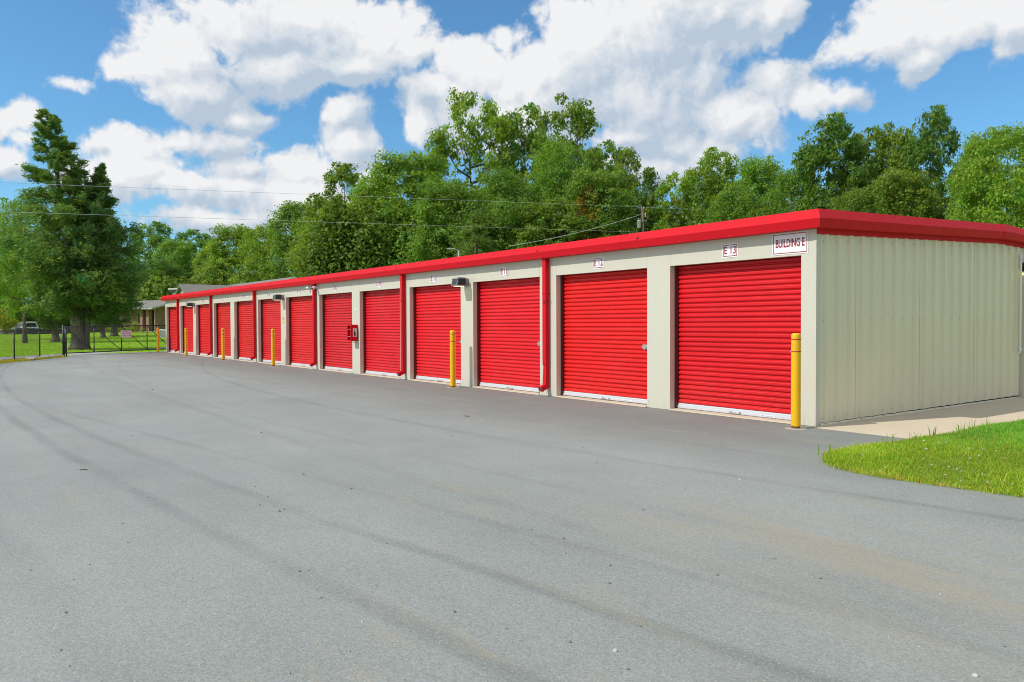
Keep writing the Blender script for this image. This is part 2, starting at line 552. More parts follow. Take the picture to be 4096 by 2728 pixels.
def bark_mat():
    mt, t, b, o = new_mat('bark')
    tcn = t.n('ShaderNodeTexCoord')
    mp = t.n('ShaderNodeMapping')
    t.link(tcn.outputs['Object'], mp.inputs[0])
    mp.inputs['Scale'].default_value = (9, 9, 1.2)
    nz = t.noise(mp.outputs[0], 1.6, 6, 0.7)
    t.val(t.mix(t.sstep(nz, 0.32, 0.68), (0.07, 0.052, 0.042), (0.24, 0.20, 0.165)), b.inputs['Base Color'])
    b.inputs['Roughness'].default_value = 0.95
    bp = t.n('ShaderNodeBump')
    bp.inputs['Strength'].default_value = 0.9
    bp.inputs['Distance'].default_value = 0.05
    t.link(nz, bp.inputs['Height'])
    t.link(bp.outputs[0], b.inputs['Normal'])
    return mt


M['bark'] = bark_mat()
M['footing'] = paint('worn_footing', (0.38, 0.34, 0.27), 0.9, 0.3, 20)
M['concrete'] = paint('pale_concrete', (0.60, 0.50, 0.36), 0.85, 0.10, 1.6, bump=0.3, bscale=60)
M['drive'] = paint('grey_driveway', (0.36, 0.35, 0.34), 0.85, 0.1, 1.2, bump=0.2, bscale=20)


# ------------------------------------------------------------------ mesh helpers
class MB:
    def __init__(self):
        self.v, self.f, self.mi, self.sm = [], [], [], []

    def add(self, vs, fs, mi=0, smooth=False):
        o = len(self.v)
        self.v += [tuple(p) for p in vs]
        for q in fs:
            self.f.append([o + i for i in q])
            self.mi.append(mi)
            self.sm.append(smooth)
        return self

    def box(self, x0, y0, z0, x1, y1, z1, mi=0):
        x0, x1 = min(x0, x1), max(x0, x1)
        y0, y1 = min(y0, y1), max(y0, y1)
        z0, z1 = min(z0, z1), max(z0, z1)
        return self.add([(x0, y0, z0), (x1, y0, z0), (x1, y1, z0), (x0, y1, z0), (x0, y0, z1), (x1, y0, z1), (x1, y1, z1), (x0, y1, z1)],
                        [(3, 2, 1, 0), (4, 5, 6, 7), (0, 1, 5, 4), (1, 2, 6, 5), (2, 3, 7, 6), (3, 0, 4, 7)], mi)

    def bbox(self, x0, y0, z0, x1, y1, z1, c=0.01, mi=0):
        """box with chamfered edges"""
        X, Y, Z = (x0, x1), (y0, y1), (z0, z1)
        vs, idx = [], {}
        for i in (0, 1):
            for j in (0, 1):
                for k in (0, 1):
                    sx_, sy_, sz_ = (1 if i == 0 else -1), (1 if j == 0 else -1), (1 if k == 0 else -1)
                    for ax in range(3):
                        p = [X[i], Y[j], Z[k]]
                        sgn = (sx_, sy_, sz_)
                        for q in range(3):
                            if q != ax:
                                p[q] += sgn[q] * c
                        idx[(i, j, k, ax)] = len(vs)
                        vs.append(tuple(p))
        fs = []
        for i in (0, 1):
            fs.append([idx[(i, 0, 0, 0)], idx[(i, 1, 0, 0)], idx[(i, 1, 1, 0)], idx[(i, 0, 1, 0)]])
            fs.append([idx[(0, i, 0, 1)], idx[(1, i, 0, 1)], idx[(1, i, 1, 1)], idx[(0, i, 1, 1)]])
            fs.append([idx[(0, 0, i, 2)], idx[(1, 0, i, 2)], idx[(1, 1, i, 2)], idx[(0, 1, i, 2)]])
            for j in (0, 1):
                fs.append([idx[(0, i, j, 1)], idx[(1, i, j, 1)], idx[(1, i, j, 2)], idx[(0, i, j, 2)]])
                fs.append([idx[(i, 0, j, 0)], idx[(i, 1, j, 0)], idx[(i, 1, j, 2)], idx[(i, 0, j, 2)]])
                fs.append([idx[(i, j, 0, 0)], idx[(i, j, 1, 0)], idx[(i, j, 1, 1)], idx[(i, j, 0, 1)]])
                for k in (0, 1):
                    fs.append([idx[(i, j, k, 0)], idx[(i, j, k, 1)], idx[(i, j, k, 2)]])
        return self.add(vs, fs, mi)

    def prism(self, poly, axis, a0, a1, mi=0, smooth=False):
        """poly: list of 2-D points in the two other axes (x: y,z; y: x,z; z: x,y)"""
        def P(p, a):
            return {'x': (a, p[0], p[1]), 'y': (p[0], a, p[1]), 'z': (p[0], p[1], a)}[axis]
        n = len(poly)
        vs = [P(p, a0) for p in poly] + [P(p, a1) for p in poly]
        fs = [tuple(range(n)), tuple(range(2 * n - 1, n - 1, -1))]
        fs += [(i, (i + 1) % n, n + (i + 1) % n, n + i) for i in range(n)]
        return self.add(vs, fs, mi, smooth)

    def tube(self, pts, rad, n=8, mi=0, cap=True, smooth=True):
        pts = [Vector(p) for p in pts]
        if isinstance(rad, (int, float)):
            rad = [rad] * len(pts)
        vs, fs = [], []
        up = None
        for i, p in enumerate(pts):
            t_ = (pts[min(i + 1, len(pts) - 1)] - pts[max(i - 1, 0)]).normalized()
            if up is None:
                up = Vector((0, 0, 1)) if abs(t_.z) < 0.9 else Vector((1, 0, 0))
            a = t_.cross(up).normalized()
            b_ = a.cross(t_).normalized()
            up = b_
            for k in range(n):
                an = 2 * math.pi * k / n
                vs.append(p + (a * math.cos(an) + b_ * math.sin(an)) * rad[i])
        for i in range(len(pts) - 1):
            for k in range(n):
                fs.append((i * n + k, i * n + (k + 1) % n, (i + 1) * n + (k + 1) % n, (i + 1) * n + k))
        self.add(vs, fs, mi, smooth)
        if cap:
            o = len(self.v) - len(vs)
            self.f.append([o + k for k in range(n - 1, -1, -1)])
            self.f.append([o + (len(pts) - 1) * n + k for k in range(n)])
            self.mi += [mi, mi]
            self.sm += [False, False]
        return self

    def bar(self, p0, p1, w, mi=0):
        return self.tube([p0, p1], w, 4, mi, True, False)

    def lathe(self, prof, n=24, mi=0, c=(0, 0), smooth=True):
        vs, fs = [], []
        for (r_, z) in prof:
            for k in range(n):
                an = 2 * math.pi * k / n
                vs.append((c[0] + r_ * math.cos(an), c[1] + r_ * math.sin(an), z))
        for i in range(len(prof) - 1):
            for k in range(n):
                fs.append((i * n + k, i * n + (k + 1) % n, (i + 1) * n + (k + 1) % n, (i + 1) * n + k))
        return self.add(vs, fs, mi, smooth)

    def mesh(self, name, mats, recalc=True):
        me = bpy.data.meshes.new(name)
        me.from_pydata(self.v, [], self.f)
        mats = mats if isinstance(mats, (list, tuple)) else [mats]
        for x in mats:
            me.materials.append(M[x])
        me.polygons.foreach_set('material_index', self.mi)
        me.polygons.foreach_set('use_smooth', self.sm)
        if recalc:
            bm = bmesh.new()
            bm.from_mesh(me)
            bmesh.ops.recalc_face_normals(bm, faces=bm.faces)
            bm.to_mesh(me)
            bm.free()
        me.update()
        return me

    def build(self, name, mats, parent=None, loc=None, rot=None, recalc=True):
        return link(name, self.mesh(name, mats, recalc), parent, loc, rot)


def link(name, me, parent=None, loc=None, rot=None):
    o = bpy.data.objects.new(name, me)
    COL.objects.link(o)
    if parent is not None:
        o.parent = parent
    if loc is not None:
        o.location = loc
    if rot is not None:
        o.rotation_euler = rot
    return o


def thing(name, label, cat, loc=(0, 0, 0), rotz=0.0, group=None):
    o = bpy.data.objects.new(name, None)
    COL.objects.link(o)
    o.empty_display_size = 0.2
    o.location = loc
    o.rotation_euler = (0, 0, rotz)
    o['label'] = label
    o['category'] = cat
    if group:
        o['group'] = group
    return o


def tag(o, label, cat, group=None):
    o['label'] = label
    o['category'] = cat
    if group:
        o['group'] = group
    return o


def dup(root, loc, rotz=0.0, label=None, name=None, scale=None):
    c = root.copy()
    COL.objects.link(c)
    c.location = loc
    c.rotation_euler = (0, 0, rotz)
    if scale:
        c.scale = scale
    if label:
        c['label'] = label
    for ch in root.children:
        k = ch.copy()
        COL.objects.link(k)
        k.parent = c
        for gch in ch.children:
            kk = gch.copy()
            COL.objects.link(kk)
            kk.parent = k
    return c


def struct(o):
    o['kind'] = 'structure'
    return o


def stuff(o):
    o['kind'] = 'stuff'
    return o


def text_mesh(name, s, size, mat, sx=1.0, align='CENTER', bold=0.0):
    cu = bpy.data.curves.new('lettering', 'FONT')
    cu.body = s
    cu.size = size
    cu.align_x = align
    cu.align_y = 'CENTER'
    cu.extrude = 0.0006
    cu.offset = bold
    cu.resolution_u = 3
    to = bpy.data.objects.new('lettering_source', cu)
    COL.objects.link(to)
    dg = bpy.context.evaluated_depsgraph_get()
    me = bpy.data.meshes.new_from_object(to.evaluated_get(dg))
    bpy.data.objects.remove(to)
    bpy.data.curves.remove(cu)
    me.name = name
    for v in me.vertices:      # lies in x-z, faces -y
        v.co = Vector((v.co.x * sx, -v.co.z, v.co.y))
    me.materials.clear()
    me.materials.append(M[mat])
    return me


def depth_of(x, y):
    return (x - CAM.x) * FW.x + (y - CAM.y) * FW.y


def side_of(x, y):
    return (x - CAM.x) * RT.x + (y - CAM.y) * RT.y


def terrain(x, y):
    Z = depth_of(x, y)
    g_ = max(0.0, min(Z, 95.0) - 52.0) * 0.0186
    if Z > 60:
        k = max(0.0, min(1.0, (-0.53 - side_of(x, y) / Z) / 0.05))       # the road dips on that side
        j = max(0.0, min(1.0, (Z - 82.0) / 12.0))
        g_ -= g_ * k * j * 0.95
    return g_


def site(px, Z):
    """surveyed ground point: bearing (photo column) and distance along the view axis"""
    X = (px - 2048) / 3200 * Z
    return CAM.x + FW.x * Z + RT.x * X, CAM.y + FW.y * Z + RT.y * X


def alt(px, py, Z):
    return CAM.z + (1304 - 0.0038 * (px + 245) - py) * Z / 3200


def wp_(px, py, Z):
    x, y = site(px, Z)
    return (x, y, alt(px, py, Z))


# ------------------------------------------------------------------ ground
gb = MB()
zs = [-70, -20, 0, 20, 40, 52, 60, 70, 76, 82, 86, 90, 94, 100, 120, 160, 240, 400, 800, 1600]
rat = [-1.6, -1.1, -0.8, -0.66, -0.60, -0.57, -0.54, -0.5, -0.3, 0, 0.3, 0.7, 1.1, 1.6]
vs, fs = [], []
for Z in zs:
    for q in rat:
        X = q * max(60.0, abs(Z))
        x, y = CAM.x + FW.x * Z + RT.x * X, CAM.y + FW.y * Z + RT.y * X
        vs.append((x, y, terrain(x, y) - 0.012))
nr = len(rat)
for i in range(len(zs) - 1):
    for j in range(nr - 1):
        fs.append((i * nr + j, i * nr + j + 1, (i + 1) * nr + j + 1, (i + 1) * nr + j))
gb.add(vs, fs)
struct(gb.build('ground', 'lawn'))

ab = MB()
poly = yard = [(-41.2, 0.6), (-41.2, 4), (-39.6, 12.5), (14, 12.5), (40, 0), (40, -40), (0, -32), (-14, -18.6), (-22, -13.4), (-26.5, -10.3), (-29.8, -8.15),
        (-31.2, -7.45), (-32.1, -6.9), (-33.6, -6.15), (-35.2, -5.35), (-36.6, -4.9), (-38.5, -4.9)]
ab.add([(x, y, -0.004) for x, y in poly], [list(range(len(poly) - 1, -1, -1))])
struct(ab.build('asphalt_yard', 'asphalt'))

pb = MB()
near = [(-20, -17.2), (-28, -11.6), (-33.0, -7.9), (-36.9, -5.1), (-40.0, -2.6), (-46.0, 0.9), (-60, 11.5), (-75, 22)]
far = [(-24, -18.6), (-31.5, -12.6), (-37.0, -7.9), (-40.3, -4.9), (-43.2, -1.9), (-47.7, 1.2), (-62, 11.8), (-77, 22)]
n = len(near)
pb.add([(x, y, terrain(x, y) + 0.003) for x, y in near + far], [(i, i + 1, n + i + 1, n + i) for i in range(n - 1)])
struct(pb.build('driveway', 'drive'))

# concrete walk beside the end wall, a gentle ramp, cast in bays with open joints
wk = bpy.data.objects.new('concrete_walk', None)
COL.objects.link(wk)
struct(wk)


def walk_z(y):
    return 0.004 + max(0.0, min(1.0, (y - 0.2) / 6.5)) * 0.05


ys = [-0.12, 2.35, 4.85, 7.35, 9.85, 12.3]
for i in range(5):
    a_, b_ = ys[i], ys[i + 1] - 0.012
    q = MB()
    x1 = 1.52
    q.add([(0.03, a_, walk_z(a_)), (x1, a_, walk_z(a_)), (x1, b_, walk_z(b_)), (0.03, b_, walk_z(b_)),
           (0.03, a_, -0.1), (x1, a_, -0.1), (x1, b_, -0.1), (0.03, b_, -0.1)],
          [(0, 1, 2, 3), (0, 4, 5, 1), (1, 5, 6, 2), (2, 6, 7, 3), (3, 7, 4, 0)])
    q.build('walk_slab', 'concrete', wk)

# ------------------------------------------------------------------ storage building
LEN = 39.56
PIT = 3.0485
DW = 2.51            # door opening width
DH = 2.42
dc = [1.487 + PIT * i for i in range(13)]          # door centres, metres from the corner
bld = thing('storage_building', 'long beige storage building with thirteen red roll-up doors and red roof trim', 'building')

# piers and headers of the front
edges = [0.0]
for c_ in dc:
    edges += [c_ - DW / 2, c_ + DW / 2]
edges.append(LEN)
for i in range(0, len(edges), 2):
    a_, b_ = edges[i], edges[i + 1]
    q = MB()
    lo, hi = -b_ + 0.0015, -a_ - 0.0015
    if i == 0:
        hi = -0.0015
    q.box(lo, 0.0, 0.0, hi, 0.11, 2.80)
    # base angle
    q.box(lo + 0.002, 0.004, 0.0, hi - 0.002, 0.25, 0.02)
    q.build('pier', 'beige', bld)
    if i == 0:
        q = MB()
        q.box(0.0, -0.006, 0.0, 0.016, 0.10, 2.78)
        q.box(-0.05, -0.006, 0.0, -0.0005, -0.0005, 2.78)
        q.build('corner_trim', 'beige', bld)
for c_ in dc:
    q = MB()
    q.box(-c_ - DW / 2 + 0.0015, 0.0, DH, -c_ + DW / 2 - 0.0015, 0.11, 2.80)
    q.build('header_panel', 'beige', bld)

# doors
sl_n, sl_p, sl_z0 = 29, 0.0803, 0.10
sq = MB()
hw = DW / 2 - 0.028
pr = [(0.196, 0.000), (0.196, 0.007), (0.171, 0.020), (0.168, 0.030), (0.168, 0.056), (0.172, 0.064), (0.194, 0.074), (0.196, sl_p)]
vs, fs = [], []
for sgn in (-1, 1):
    for (yy, z_) in pr:
        vs.append((sgn * hw, yy, z_))
k = len(pr)
for i in range(k - 1):
    fs.append((i, k + i, k + i + 1, i + 1))
fs.append(tuple(range(k - 1, -1, -1)))
fs.append(tuple(range(k, 2 * k)))
sq.add(vs, fs)
slat_me = sq.mesh('slat', 'red_door')
# all slats of one curtain in one mesh, for the farthest doors
cq = MB()
for i in range(sl_n):
    cq.add([(p[0], p[1], p[2] + sl_z0 + i * sl_p) for p in vs], fs)
curtain_me = cq.mesh('curtain_slats', 'red_door')
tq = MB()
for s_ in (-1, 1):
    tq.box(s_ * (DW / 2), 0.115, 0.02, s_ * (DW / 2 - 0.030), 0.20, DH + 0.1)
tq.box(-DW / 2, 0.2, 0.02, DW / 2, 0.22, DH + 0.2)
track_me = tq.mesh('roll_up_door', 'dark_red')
bq = MB()
prb = [(0.150, 0.022), (0.146, 0.030), (0.146, 0.060), (0.160, 0.066), (0.160, 0.090), (0.166, 0.104), (0.19, 0.104), (0.19, 0.022)]
bq.prism(prb, 'x', -hw, hw)
bar_me = bq.mesh('bottom_bar', 'alu')
hq = MB()
hq.tube([(-0.09, 0.147, 0.048), (-0.09, 0.118, 0.048), (-0.06, 0.112, 0.046), (0.06, 0.112, 0.046), (0.09, 0.118, 0.048), (0.09, 0.147, 0.048)], 0.008, 6)
hq.box(-0.11, 0.142, 0.034, -0.07, 0.1455, 0.062)
hq.box(0.07, 0.142, 0.034, 0.11, 0.1455, 0.062)
hand_me = hq.mesh('pull_handle', 'chrome')
lq = MB()
lq.box(0.48, 0.1445, 0.032, 0.74, 0.1457, 0.058)
for i in range(5):
    lq.box(0.50 + i * 0.045, 0.1438, 0.038, 0.535 + i * 0.045, 0.1443, 0.052, 1)
label_me = lq.mesh('bar_label', ['white', 'galv'])
xq = MB()
xq.bbox(-0.06, 0.135, 0.0, 0.06, 0.166, 0.085, 0.004)
xq.box(-0.075, 0.128, 0.034, 0.10, 0.1345, 0.052)
xq.tube([(0.02, 0.128, 0.034), (0.02, 0.118, 0.03), (0.02, 0.118, -0.03)], 0.007, 6)
latch_me = xq.mesh('slide_latch', 'chrome')
thq = MB()
thq.add([(-DW / 2 + 0.004, -0.035, 0.0), (DW / 2 - 0.004, -0.035, 0.0), (DW / 2 - 0.004, 0.3, 0.0), (-DW / 2 + 0.004, 0.3, 0.0),
         (-DW / 2 + 0.004, -0.03, 0.018), (DW / 2 - 0.004, -0.03, 0.018), (DW / 2 - 0.004, 0.3, 0.022), (-DW / 2 + 0.004, 0.3, 0.022)],
        [(0, 1, 5, 4), (4, 5, 6, 7), (1, 2, 6, 5), (3, 0, 4, 7)])
thr_me = thq.mesh('threshold', 'slab')
rng0 = random.Random(4)
for i, c_ in enumerate(dc):
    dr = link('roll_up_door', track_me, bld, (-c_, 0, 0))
    f_ = rng0.uniform(0.90, 1.06)
    shade = (f_, f_ * rng0.uniform(0.8, 1.8), f_ * rng0.uniform(0.8, 1.5), 1)
    if i < 10:
        for j in range(sl_n):
            so = link('slat', slat_me, dr, (0, rng0.uniform(-0.002, 0.002), sl_z0 + j * sl_p), (0, rng0.gauss(0, 0.0006), rng0.gauss(0, 0.0006)))
            so.color = shade
    else:
        so = stuff(link('slat', curtain_me, dr))
        so.color = shade
    lift = rng0.uniform(0, 0.012)
    link('bottom_bar', bar_me, dr, (0, 0, lift))
    link('pull_handle', hand_me, dr, (rng0.uniform(-0.02, 0.05), 0, lift))
    link('bar_label', label_me, dr, (rng0.uniform(-0.08, 0.05), 0, lift))
    link('slide_latch', latch_me, dr, (DW / 2 - 0.19, 0, 1.0))
    link('threshold', thr_me, dr)

# floor slab edge seen under the piers
q = MB()
q.box(-LEN, 0.3, -0.1, 0.0, 10.9, 0.021)
q.build('floor_slab', 'slab', bld)

# eave trim along the front: upper face leans back, lower face leans in
BY = 11.1
prof = [(0.13, 3.03), (0.20, 2.893), (0.165, 2.772), (0.0, 2.772), (0.0, 3.03)]     # distance out, height
cuts = [0.0, 3.75, 9.9, 16.0, 22.1, 28.2, 34.3, LEN]
for i in range(7):
    a_, b_ = cuts[i], cuts[i + 1]
    q = MB()
    va, vb = [], []
    for (o_, z_) in prof:
        va.append(((o_ if i == 0 else -a_ - 0.002), -o_, z_))
        vb.append(((-b_ + 0.002 if i < 6 else -b_ - o_), -o_, z_))
    q.add(va + vb, [(0, 1, 6, 5), (1, 2, 7, 6), (2, 3, 8, 7), (4, 0, 5, 9), (4, 3, 2, 1, 0), (5, 6, 7, 8, 9)])
    # lap seam between two lengths
    if i < 6:
        for (p0, p1) in ((0, 1), (1, 2)):
            A0, A1 = prof[p0], prof[p1]
            q.add([(-b_ - 0.012, -A0[0] - 0.0045, A0[1]), (-b_ + 0.012, -A0[0] - 0.0045, A0[1]), (-b_ + 0.012, -A1[0] - 0.003, A1[1]), (-b_ - 0.012, -A1[0] - 0.003, A1[1])], [(0, 1, 2, 3)])
    et = q.build('eave_trim', 'red_trim', bld)
    q = MB()
    for tt_ in np.arange(a_ + 0.35, b_ - 0.1, 1.016):
        for (yy, zz) in ((-0.1675, 2.785), (-0.1375, 3.018)):
            q.lathe([(0.006, 0.0), (0.006, 0.003), (0.0, 0.004)], 6)
            o_ = len(q.v) - 18
            for ii in range(o_, len(q.v)):
                x_, y_, z_ = q.v[ii]
                q.v[ii] = (-tt_ + x_, yy - z_, zz + y_)
    stuff(q.build('rivet', 'galv', et, recalc=False))
# overflow holes: thin rims, the unlit inside painted as a black disc
for t_ in (3.32, 6.16, 12.25, 18.35, 24.45, 30.55, 36.65):
    q = MB()
    ny, nz = -math.cos(R_(27)), math.sin(R_(27))
    cy, cz = -0.185, 2.922
    ring, inner, deep = [], [], []
    for kx in range(14):
        an = 2 * math.pi * kx / 14
        for lst, rr, off in ((ring, 0.031, 0.002), (inner, 0.026, 0.003), (deep, 0.0255, 0.0012)):
            uu, vv = rr * math.cos(an), rr * math.sin(an)
            lst.append((-t_ + uu, cy + vv * nz + ny * off, cz - vv * ny + nz * off))
    q.add(ring + inner, [(a, (a + 1) % 14, 14 + (a + 1) % 14, 14 + a) for a in range(14)], 0)
    q.add(inner + deep, [(a, (a + 1) % 14, 14 + (a + 1) % 14, 14 + a) for a in range(14)], 1)
    q.add(deep, [list(range(14))], 1)
    q.build('overflow_hole', ['red_trim', 'hole'], bld, recalc=False)

# rake trim over the end wall, rising to the ridge
RID, SL = 5.55, 0.0306


def rz(y):
    return SL * (y if y < RID else 2 * RID - y)


def rake(y0, y1, name, first=False, grow=0.0):
    q = MB()
    va, vb = [], []
    for (o_, z_) in prof:
        oo = o_ + (grow if o_ > 0 else 0)
        ya = -o_ if first else y0
        va.append((oo, ya, z_ + grow + rz(max(ya, 0))))
        vb.append((oo, y1, z_ + grow + rz(y1)))
    q.add(va + vb, [(0, 1, 6, 5), (1, 2, 7, 6), (2, 3, 8, 7), (4, 0, 5, 9), (4, 3, 2, 1, 0), (5, 6, 7, 8, 9)])
    return q.build(name, 'red_trim', bld)


rake(0, 5.38, 'rake_trim', True)
rake(5.72, BY, 'rake_trim')
q = MB()
va, vm_, vb = [], [], []
for (o_, z_) in prof:
    oo = o_ + (0.006 if o_ > 0 else 0)
    zz = z_ + (0.006 if z_ > 2.9 else -0.002)
    va.append((oo, 5.35, zz + rz(5.35)))
    vm_.append((oo, 5.55, zz + rz(5.55)))
    vb.append((oo, 5.75, zz + rz(5.75)))
q.add(va + vm_ + vb, [(0, 1, 6, 5), (1, 2, 7, 6), (2, 3, 8, 7), (4, 0, 5, 9), (5, 6, 11, 10), (6, 7, 12, 11), (7, 8, 13, 12), (9, 5, 10, 14), (4, 3, 2, 1, 0), (10, 11, 12, 13, 14)])
q.build('ridge_cap', 'red_trim', bld)
q = MB()   # closure strip under the rake
for (a_, b_) in ((0.0, RID), (RID, BY)):
    q.add([(0.040, a_, 2.70 + rz(a_)), (0.040, b_, 2.70 + rz(b_)), (0.040, b_, 2.775 + rz(b_)), (0.040, a_, 2.775 + rz(a_)),
           (0.0, a_, 2.70 + rz(a_)), (0.0, b_, 2.70 + rz(b_)), (0.0, b_, 2.775 + rz(b_)), (0.0, a_, 2.775 + rz(a_))],
          [(0, 1, 2, 3), (4, 0, 3, 7), (0, 4, 5, 1), (1, 5, 6, 2), (3, 2, 6, 7)])
q.build('closure_trim', 'red_trim', bld)
# roof
q = MB()
q.add([(-LEN, 0, 3.0), (0.0, 0, 3.0), (0.0, RID, 3.0 + rz(RID)), (-LEN, RID, 3.0 + rz(RID)), (0.0, BY, 3.0), (-LEN, BY, 3.0)], [(0, 1, 2, 3), (3, 2, 4, 5)])
q.add([(-LEN, 0, 2.95), (0.0, 0, 2.95), (0.0, RID, 2.95 + rz(RID)), (-LEN, RID, 2.95 + rz(RID)), (0.0, BY, 2.95), (-LEN, BY, 2.95)], [(3, 2, 1, 0), (5, 4, 2, 3)])
q.build('roof', 'roof', bld)
q = MB()
q.box(-LEN, BY - 0.1, 0, -0.02, BY, 2.95)
q.box(-LEN, 0.13, 0.0, -LEN + 0.08, BY - 0.12, 2.95)
q.build('rear_wall', 'panel', bld)

# end wall: three-rib sheets lapped edge to edge
RP = 0.3048
y0 = 0.09
pi_ = 0
while y0 < BY - 0.2:
    q = MB()
    pts = [(0.0, 0.0)]
    for r3 in range(3):
        c_ = 0.153 + r3 * RP
        pts += [(c_ - 0.058, 0.0), (c_ - 0.022, 0.033), (c_ + 0.022, 0.033), (c_ + 0.058, 0.0)]
    pts.append((0.9144, 0.0))
    out = []
    for (a_, h_) in pts:
        yy = y0 + a_ * (0.9125 / 0.9144)
        out.append((h_, yy))
    vs, fs = [], []
    lift_x = 0.0016 * (pi_ % 2)
    for (h_, yy) in out:
        vs.append((h_ + lift_x, yy, 0.035 + walk_z(yy)))
    for (h_, yy) in out:
        vs.append((h_ + lift_x, yy, 2.74 + rz(min(yy, BY))))
    k = len(out)
    for i in range(k - 1):
        fs.append((i, i + 1, k + i + 1, k + i))
    q.add(vs, fs)
    q.build('wall_panel', 'panel', bld, recalc=False)
    y0 += 0.9144
    pi_ += 1
q = MB()
for row, zz in ((0, 0.10), (1, 1.49), (2, 2.60)):
    yy = 0.243 - 0.062
    while yy < BY - 0.4:
        q.lathe([(0.009, 0.0), (0.008, 0.005), (0.004, 0.009), (0.0, 0.0095)], 6)
        o_ = len(q.v) - 24
        for ii in range(o_, len(q.v)):
            x_, y_, z_ = q.v[ii]
            q.v[ii] = (z_ + 0.001, yy + x_, zz + walk_z(yy) + y_ + (rz(yy) if row == 2 else 0))
        yy += RP
stuff(q.build('panel_screws', 'galv', bld, recalc=False))
q = MB()
q.prism([(0.0, 0.03), (0.012, 0.03), (0.035, 0.012), (0.035, 0.0), (0.0, 0.0)], 'y', 0.1, BY)
for i_, v_ in enumerate(q.v):
    q.v[i_] = (v_[0], v_[1], v_[2] + walk_z(v_[1]))
q.build('base_flashing', 'panel', bld)
q = MB()
q.box(-0.05, 0.12, -0.05, -0.02, BY - 0.12, 2.94)
q.build('wall_liner', 'black', bld)

# end-wall door beyond the conduit
ed = MB()
ed.box(0.0, 6.47, 0.05, 0.075, 6.53, 2.27)
ed.box(0.0, 7.45, 0.05, 0.075, 7.51, 2.27)
ed.box(0.0, 6.47, 2.272, 0.075, 7.51, 2.33)
edo = ed.build('door_frame', 'beige', bld)
ed = MB()
ed.box(0.0, 6.532, 0.06, 0.045, 7.448, 2.268)
edl = ed.build('entry_door', 'beige', edo)
ed = MB()
ed.tube([(0.045, 7.38, 1.05), (0.09, 7.38, 1.05), (0.095, 7.30, 1.05)], 0.011, 8)
ed.build('handle', 'chrome', edo)

# downspouts, one at every second pier
ds_t = [6.05 + 2 * PIT * k for k in range(6)]


def downspout(t_, dented):
    q = MB()
    w_, d0, d1 = 0.052, -0.022, -0.112
    kick = 0.12
    prof_ = [(2.775, 0.0, 0.0), (0.62 if dented else 0.30, 0.0, 0.0)]
    secs = []
    if dented:
        secs = [(2.775, 0, 0, 1), (0.66, 0.0, 0, 1), (0.60, -0.004, 0.016, 0.82), (0.45, 0.0, 0.008, 0.9), (0.27, 0.0, 0.0, 1.0), (0.20, 0, -0.0, 1)]
    else:
        secs = [(2.775, 0, 0, 1), (1.4, 0, 0, 1), (0.27, 0.0, 0, 1), (0.20, 0, 0, 1)]
    rings = []
    for (z_, dx, dy, sc) in secs:
        rings.append([(-t_ - w_ * sc + dx, d1 + dy, z_), (-t_ + w_ + dx, d1 + dy, z_), (-t_ + w_, d0, z_), (-t_ - w_, d0, z_)])
    # kick-out at the foot
    rings[-1] = [(-t_ - w_, d1, 0.235), (-t_ + w_, d1, 0.235), (-t_ + w_, d0, 0.165), (-t_ - w_, d0, 0.165)]
    rings.append([(-t_ - w_, d1 - kick, 0.185), (-t_ + w_, d1 - kick, 0.185), (-t_ + w_, d1 - kick + 0.03, 0.095), (-t_ - w_, d1 - kick + 0.03, 0.095)])
    vs, fs = [], []
    for rg in rings:
        vs += rg
    for i in range(len(rings) - 1):
        for k_ in range(4):
            fs.append((i * 4 + k_, i * 4 + (k_ + 1) % 4, (i + 1) * 4 + (k_ + 1) % 4, (i + 1) * 4 + k_))
    q.add(vs, fs, 0)
    ins = [(x_, y_ + 0.004, z_ + 0.002) for (x_, y_, z_) in rings[-1]]
    ctr = [(-t_ + (x_ + t_) * 0.94, y_ + 0.05, z_ - 0.004) for (x_, y_, z_) in rings[-1]]
    q.add(ins + ctr, [(0, 1, 5, 4), (1, 2, 6, 5), (2, 3, 7, 6), (3, 0, 4, 7), (4, 5, 6, 7)], 1)
    # strap
    o_ = q.build('downspout', ['red_trim', 'galv'], bld)
    st_ = MB()
    st_.box(-t_ - w_ - 0.003, d1 - 0.004, 2.05, -t_ + w_ + 0.003, -0.001, 2.085)
    st_.build('strap', 'red_trim', o_)
    return o_


for i, t_ in enumerate(ds_t):
    downspout(t_, i == 0)
# bent bracket left on the dented spout
q = MB()
q.tube([(-6.05 + 0.054, -0.07, 1.93), (-6.05 + 0.075, -0.075, 1.935), (-6.05 + 0.08, -0.03, 1.935)], 0.008, 5)
q.tube([(-6.05 + 0.03, -0.113, 1.90), (-6.05 + 0.0, -0.125, 1.87)], 0.010, 5)
q.build('loose_bracket', 'black', bld)

# ------------------------------------------------------------------ signs on the front


